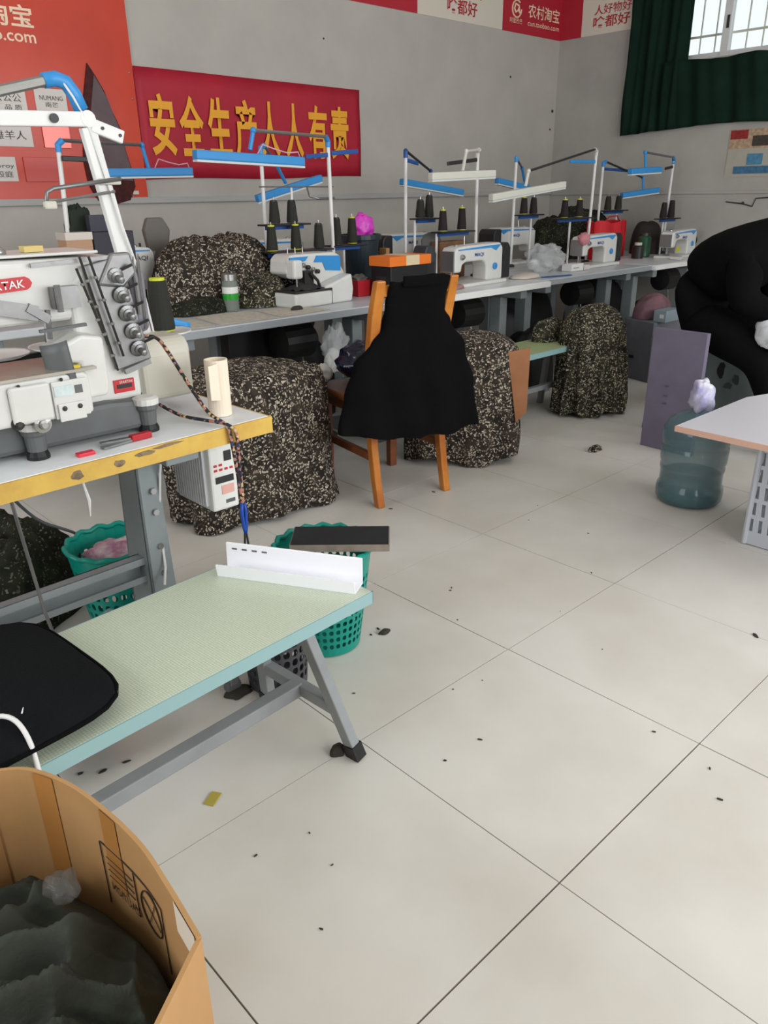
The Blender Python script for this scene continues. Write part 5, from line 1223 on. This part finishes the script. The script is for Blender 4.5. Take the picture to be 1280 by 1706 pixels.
# purple carton standing in front of the seated person
PC = thing('purple_carton', 'tall purple-grey carton standing behind the water bottle', 'carton', (2.78, .60, 0))
M_purp = mat('purple_grey_card', rgb(116, 110, 130), .75, color2=rgb(104, 98, 116), noise_scale=4)
MB().prism([(2.688, .462), (2.700, .752), (2.730, .750), (2.718, .460)], 0, .625, lambda p, q, u: FW(p, q, u)).build('carton', M_purp, PC, world=True, bevel=.003)
for z in (.34, .29, .25): MB().box((2.689+.004, .64, z), (.004, .02, .006)).build('printed_mark', mat('faint_violet', rgb(86, 80, 104), .8), PC, world=True)
GC2 = thing('green_carton', 'worn grey-green carton behind the seated person', 'carton', (3.72, .55, 0))
MB().box2((3.50, .12, 0), (3.95, .93, .53)).build('carton', mat('grey_green_card', rgb(112, 124, 122), .75, color2=rgb(94, 106, 106), noise_scale=5), GC2, world=True, bevel=.004)
MB().box2((3.497, .76, .38), (3.5005, .83, .46)).build('label', mat('label_grey', rgb(140, 140, 140), .6), GC2, world=True)
for k, (y, z, a, b_, c) in enumerate(((.715, .29, .022, .05, (24, 24, 26)), (.585, .33, .045, .03, (96, 86, 70)), (.62, .24, .02, .035, (58, 64, 60)), (.48, .26, .016, .05, (50, 56, 56)), (.66, .20, .03, .02, (66, 72, 70)))):
    rn = random.Random(k); pts = [(y+math.cos(q*PI/6)*a*(.6+.6*rn.random()), z+math.sin(q*PI/6)*b_*(.6+.6*rn.random())) for q in range(12)]
    MB().prism(pts, 3.4975, 3.5005, lambda p, q, u: FW(u, p, q)).build('stain', mat('stain%d' % c[0], rgb(*c), .8), GC2, world=True)

# ------------------------------------------------------------------ water bottle
WB = thing('water_bottle', 'large blue-green water bottle beside the grey crate', 'bottle', (2.125, .195, 0))
M_bot = mat('blue_green_bottle', rgb(92, 124, 130), .12, alpha=.6)
pb = [(.10, .004), (.125, .004), (.138, .02), (.141, .05), (.138, .075), (.130, .085), (.130, .145), (.134, .15), (.134, .165), (.130, .172), (.136, .185), (.138, .20), (.138, .255), (.132, .262), (.137, .27), (.139, .29), (.137, .33), (.120, .365), (.085, .39), (.045, .405), (.030, .42), (.028, .47)]
inner = [(r-.006, z) for r, z in pb[::-1]]
mb = MB(); mb.lathe(pb, 40, capb=True, capt=False); mb.build('shell', M_bot, WB, smooth=True)
MB().lathe([(.02, .012), (.122, .012), (.132, .05), (.128, .075), (.124, .09), (.124, .13)], 32).build('water', mat('water_blue', rgb(96, 132, 138), .1, alpha=.35), WB, smooth=True)
blob('bottle_wrap', 'white and violet film wrap over the water bottle neck', 'wrap', mat('printed_film', rgb(216, 216, 222), .3, color2=rgb(150, 144, 196), noise_scale=9, bump=.6, bump_scale=40), (2.125, .195, .462), (.055, .05, .075), 3.7, .35, 32, 20, 1.2)

# ------------------------------------------------------------------ grey slotted crate and the board on it
LB = thing('slotted_crate', 'light grey slotted plastic crate under the white board', 'crate', (2.05, -.45, 0))
def slot_wall(p0, p1, h, nx, nzr, mt, name, lean=.012):
    """plastic wall with vertical slots between p0 and p1"""
    p0, p1 = Vector(p0), Vector(p1); d = (p1-p0); Lw = d.length; d.normalize(); nrm = Vector((d.y, -d.x, 0))
    m = MB(); cw, chh = Lw/nx, (h-.14)/nzr
    def P(s, z): return p0+d*s+nrm*(lean*z/h)+Vector((0, 0, z))
    def quad(s0, s1, z0, z1): m.add([P(s0, z0), P(s1, z0), P(s1, z1), P(s0, z1)], [(0, 1, 2, 3)])
    quad(0, Lw, .004, .05); quad(0, Lw, h-.09, h)
    for i in range(nx):
        for j in range(nzr):
            s0, z0 = i*cw, .05+j*chh; a, b_ = s0+cw*.30, s0+cw*.70; c, e = z0+chh*.12, z0+chh*.88
            sh = cw*.10
            q = [P(s0, z0), P(s0+cw, z0), P(s0+cw, z0+chh), P(s0, z0+chh), P(a, c), P(b_, c), P(b_+sh, e), P(a+sh, e)]
            m.add(q, [(0, 1, 5, 4), (1, 2, 6, 5), (2, 3, 7, 6), (3, 0, 4, 7)])
    return m.build(name, mt, LB, world=True, solid=.004)
x0, x1, y0, y1, HCB = 1.845, 2.22, -.78, -.175, .468
slot_wall((x0, y0, 0), (x0, y1, 0), HCB, 18, 5, M_lgb, 'side_wall')
slot_wall((x0, y1, 0), (x1, y1, 0), HCB, 10, 5, M_lgb, 'side_wall')
slot_wall((x1, y1, 0), (x1, y0, 0), HCB, 18, 5, M_lgb, 'side_wall')
slot_wall((x1, y0, 0), (x0, y0, 0), HCB, 10, 5, M_lgb, 'side_wall')
MB().box2((x0, y0, .004), (x1, y1, .012)).build('bottom', M_lgb, LB, world=True)
mb = MB()
for a, b_ in (((x0-.02, y0-.02), (x1+.02, y0-.0)), ((x0-.02, y1), (x1+.02, y1+.02)), ((x0-.02, y0), (x0, y1)), ((x1, y0), (x1+.02, y1))): mb.box2((a[0], a[1], HCB-.012), (b_[0], b_[1], HCB+.006))
mb.build('rim', M_lgb, LB, world=True, bevel=.003)
for (x, y) in ((x0, y1), (x1, y1), (x0, y0), (x1, y0)): MB().tube([(x, y, .004), (x, y, HCB-.012)], .011, 8).build('corner_post', M_lgb, LB, world=True)
TBD = thing('white_board_top', 'white laminate board with pink edge lying on the grey crate', 'table top', (1.8, -.45, .476))
MB().prism([(1.544, .018), (2.115, .012), (2.30, -.05), (2.30, -.95), (1.52, -.95)], .476, .498, lambda p, q, u: FW(p, q, u)).build('board', mat('pale_lilac_laminate', rgb(210, 208, 216), .3), TBD, world=True)
MB().prism([(1.541, .021), (1.545, .018), (1.521, -.95), (1.517, -.95)], .477, .4975, lambda p, q, u: FW(p, q, u)).build('edge_band', mat('pink_beige_band', rgb(206, 166, 146), .5), TBD, world=True)

# ------------------------------------------------------------------ baskets
def basket(label, cx, cy, r0, r1, h, mt, rows=7, cols=30, name='plastic_basket', solid_top=.22, solid_bot=.08, lip=.010, wav=0, sz=(.62, .62)):
    t = thing(name, label, 'basket', (cx, cy, 0)); m = MB()
    def P(i, z):
        a = 2*PI*i/cols; r = r0+(r1-r0)*z/h; return FW(r*math.cos(a), r*math.sin(a), z)
    zb, zt = h*solid_bot, h*(1-solid_top)
    for i in range(cols):
        m.add([P(i, .003), P(i+1, .003), P(i+1, zb), P(i, zb)], [(0, 1, 2, 3)])
        m.add([P(i, zt), P(i+.5, zt), P(i+1, zt), P(i+1, h), P(i+.5, h), P(i, h)], [(0, 1, 2, 3, 4, 5)])
        for j in range(rows):
            z0 = zb+(zt-zb)*j/rows; dz = (zt-zb)/rows; o = .5*(j % 2)*0
            a, b_ = i+(1-sz[0])/2, i+(1+sz[0])/2; c, e = z0+dz*(1-sz[1])/2, z0+dz*(1+sz[1])/2
            cm, zm = i+.5, z0+dz/2; q = .29*sz[0]
            hole = [P(cm-q, c), P(cm+q, c), P(b_, zm-dz*.12), P(b_, zm+dz*.12), P(cm+q, e), P(cm-q, e), P(a, zm+dz*.12), P(a, zm-dz*.12)]
            m.add([P(i, z0), P(i+1, z0), P(i+1, z0+dz), P(i, z0+dz)]+hole, [(0, 1, 5, 4), (1, 6, 5), (1, 2, 7, 6), (2, 8, 7), (2, 3, 9, 8), (3, 10, 9), (3, 0, 11, 10), (0, 4, 11)])
    m.build('wall', mt, t, solid=.0025)
    MB().lathe([(.001, .004), (r0, .004)], cols, capb=False, capt=False).build('bottom', mt, t)
    pts = [(r1*math.cos(a)*(1+.02*math.sin(a*wav)), r1*math.sin(a)*(1+.02*math.sin(a*wav)), h+.004*math.sin(a*wav)) for a in [2*PI*i/64 for i in range(65)]]
    MB().tube(pts, lip, 8, caps=False).build('rim', mt, t, smooth=True)
    return t
basket('round teal basket with a dark board on top', .245, .425, .100, .142, .325, M_teal, 9, 34, lip=.008, wav=16)
basket('round teal basket behind the table crossbeam', -.155, .965, .095, .140, .29, M_teal, 6, 28, lip=.008, wav=14, solid_top=.16)
basket('dark grey perforated basket standing behind the bench leg', .012, .362, .082, .096, .30, M_greyb, 7, 22, sz=(.72, .72), lip=.005)
BD = thing('dark_board', 'worn board with black top resting on the teal basket', 'board', (.278, .385, .335), math.radians(-44))
MB().box2((-.14, -.065, .001), (.145, .065, .022)).build('board', mat('worn_wood_edge', rgb(150, 138, 126), .8, noise_amt=.3, noise_scale=25), BD)
MB().box2((-.137, -.062, .022), (.142, .062, .0245)).build('black_cover', mat('black_felt', rgb(34, 34, 36), .9, noise_amt=.3, noise_scale=20), BD)
blob('plastic_bag', 'white printed plastic bag inside the teal basket behind the crossbeam', 'bag', mat('printed_white_bag', rgb(214, 206, 202), .4, color2=rgb(150, 96, 120), noise_scale=16, bump=.5, bump_scale=35), (-.155, .955, .235), (.10, .08, .055), 4.9, .35, 32, 20)
blob('plastic_bag', 'clear plastic bag on the floor below the table crossbeam', 'bag', M_clear, (-.29, .80, .07), (.10, .08, .065), 5.9, .35, 32, 20)
blob('teal_clip', 'teal plastic scrap bag on the floor under the bench', 'bag', mat('teal_film', rgb(20, 120, 104), .3), (-.05, .62, .05), (.04, .04, .045), 2.9, .3, 20, 14)

# caster with lint, cords and threads near the bench
cs = MB().tube([(-.115, .40, .06), (-.115, .40, .14)], .012, 10).build('caster', M_grey, FG, world=True)
MB().lathe([(.016, -.010), (.024, -.008), (.024, .008), (.016, .010)], 18, (-.115, .40, .024), Matrix.Rotation(PI/2, 3, 'X')).build('wheel', M_dgrey, cs, world=True)
MB().box2((-.129, .384, .03), (-.101, .416, .065)).build('fork', M_steel, cs, world=True, bevel=.003)
MB().bar((-.115, .40, .10), (-.160, .50, .05), .02, .02).build('caster_bracket', M_grey, FG, world=True)
heap('lint_tuft', 'dark lint tangled round the caster wheel', 'lint', M_lint, -.105, .385, .040, .025, 0, .014, 2.0, n=28, k=10, lump=.8)
tag(MB().tube(cr([(-.09, .45, .010), (-.06, .50, .012), (-.01, .52, .010), (.05, .53, .010)]), .008, 8).build('fabric_strip', M_camo, smooth=True), 'flecked fabric strip lying behind the bench leg', 'strip')
tag(MB().tube(cr([(-.44, .98, .715), (-.42, 1.06, .55), (-.31, 1.15, .36), (-.17, 1.20, .24), (-.09, 1.22, .10), (-.06, 1.25, .008)]), .005, 8).build('power_cable', M_dgrey, smooth=True), 'grey power cable sagging under the machine table', 'cable')
MW = tag(MB().tube(cr([(-.88, .02, ZB+.058), (-.82, -.01, ZB+.066), (-.775, -.045, ZB+.072), (-.762, -.085, ZB+.045), (-.765, -.112, ZB-.03), (-.775, -.118, ZB-.09)]), .0042, 8).build('white_tape', M_white2, smooth=True), 'white tape strip running over the cushion into the box', 'tape')
WT = tag(MB().tube(cr([(-.83, .07, ZB+.058), (-.785, .08, ZB+.06), (-.755, .06, ZB+.061), (-.735, .03, ZB+.06), (-.735, .0, ZB+.058), (-.75, -.03, ZB+.057)]), .0014, 6).build('white_thread', M_white2, smooth=True), 'thin white thread curling on the black cushion', 'thread')
tag(MB().tube([(-.40, .46, ZT-.045), (-.403, .462, .68), (-.398, .458, .64), (-.40, .46, .60)], [.004, .003, .0045, .001], 6).build('loose_thread', M_white2), 'loose white thread hanging below the yellow table edge', 'thread')

# floor scraps
def scrap_mesh(seed, s):
    rnd = random.Random(seed); pts = []
    n = 7
    for i in range(n):
        a = 2*PI*i/n; r = s*(.5+.9*rnd.random()); pts.append((math.cos(a)*r*1.4, math.sin(a)*r*.6))
    return MB().prism(pts, .0006, .003, lambda p, q, u: FW(p, q, u))
protos = [scrap_mesh(k, .009).build('lint_scrap', M_lint) for k in range(4)]
spots = [(-.52, .35, 2.0), (-.56, .38, 1.6), (-.46, .34, 1.6), (.45, -.72, 1.5), (1.20, -.49, 2.6), (.10, -.2, .9), (.22, -.21, 1.0), (.56, -.5, 1.1), (-.40, -.12, .8), (-.28, -.15, .6), (-.41, -.35, .7), (.77, .38, 1.0), (.75, .37, .8), (1.21, .1, .8), (.12, .16, .7), (1.40, 1.06, 2.0), (1.12, 1.05, 1.6), (.33, -.02, .5), (-.30, -.25, .5), (.9, .02, .5), (.62, .22, .5), (.80, -.2, .45), (1.5, .3, .6), (1.6, .62, .8), (.53, -.66, .8), (.42, -.05, .4), (.5, -.95, .6), (1.44, .55, .5), (.40, .36, 1.3), (.36, .35, 1.0)]
for k, (x, y, s) in enumerate(spots):
    o = protos[k % 4] if k < 4 else protos[k % 4].copy()
    if k >= 4: COL.objects.link(o)
    o.location = (x, y, 0); o.rotation_euler = (0, 0, random.uniform(0, 6)); o.scale = (s*.42, s*.42, 1)
    tag(o, 'tiny dark lint scrap lying on the pale floor tiles', 'lint', 'lint scraps on the floor')
tag(MB().prism([(-.40, .085), (-.365, .105), (-.352, .085), (-.388, .064)], .0006, .003, lambda p, q, u: FW(p, q, u)).build('paper_scrap', mat('mustard_paper', rgb(176, 160, 70), .8)), 'mustard yellow paper scrap on the floor under the bench', 'scrap')
heap('lint_tuft', 'flecked fabric scrap on the floor between crate and bottle', 'scrap', M_camo, 2.45, .87, .05, .025, 0, .025, 5.0, n=24, k=10, lump=.8)
heap('lint_tuft', 'dark lint caught at the black foot of the bench', 'lint', M_lint, -.068, .006, .020, .018, 0, .022, 7.0, n=24, k=10, lump=.6)
heap('rubble_chip', 'small grey chip on the floor beside the board-topped teal basket', 'chip', M_lint, .40, .33, .02, .012, 0, .012, 8.0, n=16, k=8, lump=.6)

# ------------------------------------------------------------------ seated person in black
PS = thing('person', 'person in black clothes bending forward while sitting behind the purple carton', 'person', (3.12, .72, 0))
def skin_body():
    V = [(3.12, .715, .66), (3.12, .645, .785), (3.12, .53, .89), (3.12, .38, .97), (3.12, .24, 1.08), (3.12, .18, 1.13)]
    R_ = [.165, .188, .205, .20, .075, .055]
    E_ = [(0, 1), (1, 2), (2, 3), (3, 4), (4, 5)]
    def chain(pts, rs, root):
        p = root
        for q, r in zip(pts, rs):
            V.append(q); R_.append(r); E_.append((p, len(V)-1)); p = len(V)-1
    for s in (-1, 1):
        chain([(3.12+s*.10, .60, .635), (3.12+s*.12, .42, .54), (3.12+s*.12, .24, .46), (3.12+s*.12, .17, .28), (3.12+s*.12, .10, .09), (3.12+s*.12, .02, .045), (3.12+s*.12, -.08, .04)], [.125, .125, .095, .066, .045, .042, .035], 0)
        chain([(3.12+s*.19, .36, .92), (3.12+s*.19, .35, .74), (3.12+s*.15, .20, .68), (3.12+s*.10, .09, .72)], [.095, .085, .055, .034], 3)
    me = bpy.data.meshes.new('body'); me.from_pydata(V, E_, []); o = bpy.data.objects.new('body', me); COL.objects.link(o)
    sk = o.modifiers.new('skin', 'SKIN'); sk.use_smooth_shade = True
    for i, r in enumerate(R_): me.skin_vertices[0].data[i].radius = (r, r)
    me.skin_vertices[0].data[0].use_root = True
    ss = o.modifiers.new('sub', 'SUBSURF'); ss.levels = 2; ss.render_levels = 2
    me.materials.append(M_bfab)
    inv = base_matrix(PS).inverted()
    for v in me.vertices: v.co = inv @ v.co
    o.parent = PS
    return o
skin_body()
M_skin = mat('skin', rgb(190, 146, 120), .55)
M_hair = mat('black_hair', rgb(18, 16, 16), .6)
mb = MB(); mb.ball((3.12, .10, 1.185), (.072, .095, .105), 20, 16, None); mb.ball((3.12, .008, 1.17), (.013, .018, .02), 8, 6)
for s in (-1, 1): mb.ball((3.12+s*.073, .11, 1.18), (.012, .02, .03), 8, 6)
mb.build('head', M_skin, PS, world=True, smooth=True)
MB().ball((3.12, .125, 1.205), (.08, .098, .105), 20, 14).build('hair', M_hair, PS, world=True, smooth=True)
for s in (-1, 1):
    mb = MB(); c = Vector((3.12+s*.085, .035, .725)); mb.ball(c, (.036, .045, .018), 12, 8)
    for k in range(4): mb.tube([c+Vector((-.026+k*.017, -.03, 0)), c+Vector((-.026+k*.017, -.068, -.008)), c+Vector((-.026+k*.016, -.085+.004*abs(k-1.5), -.03))], [.0085, .008, .007], 8)
    mb.tube([c+Vector((-s*.03, .005, 0)), c+Vector((-s*.055, -.02, -.006)), c+Vector((-s*.058, -.045, -.014))], [.010, .009, .007], 8)
    mb.build('hand', M_skin, PS, world=True, smooth=True)
blob('white_garment', 'white cloth held in the lap of the person in black', 'cloth', mat('bright_white_cloth', rgb(226, 230, 234), .8), (2.96, .235, .62), (.06, .11, .09), 4.1, .25, 32, 20)
PS.location = (3.12, .795, .022)
ST = thing('round_stool', 'round stool under the person in black', 'stool', (3.12, .80, 0))
MB().lathe([(.15, .46), (.16, .47), (.16, .50), (.15, .512)], 28).build('seat', M_dgrey, ST, smooth=False)
for k in range(4):
    a = PI/4+k*PI/2; MB().tube([(.11*math.cos(a), .11*math.sin(a), .46), (.15*math.cos(a), .15*math.sin(a), 0)], .012, 8).build('leg', M_gun, ST)
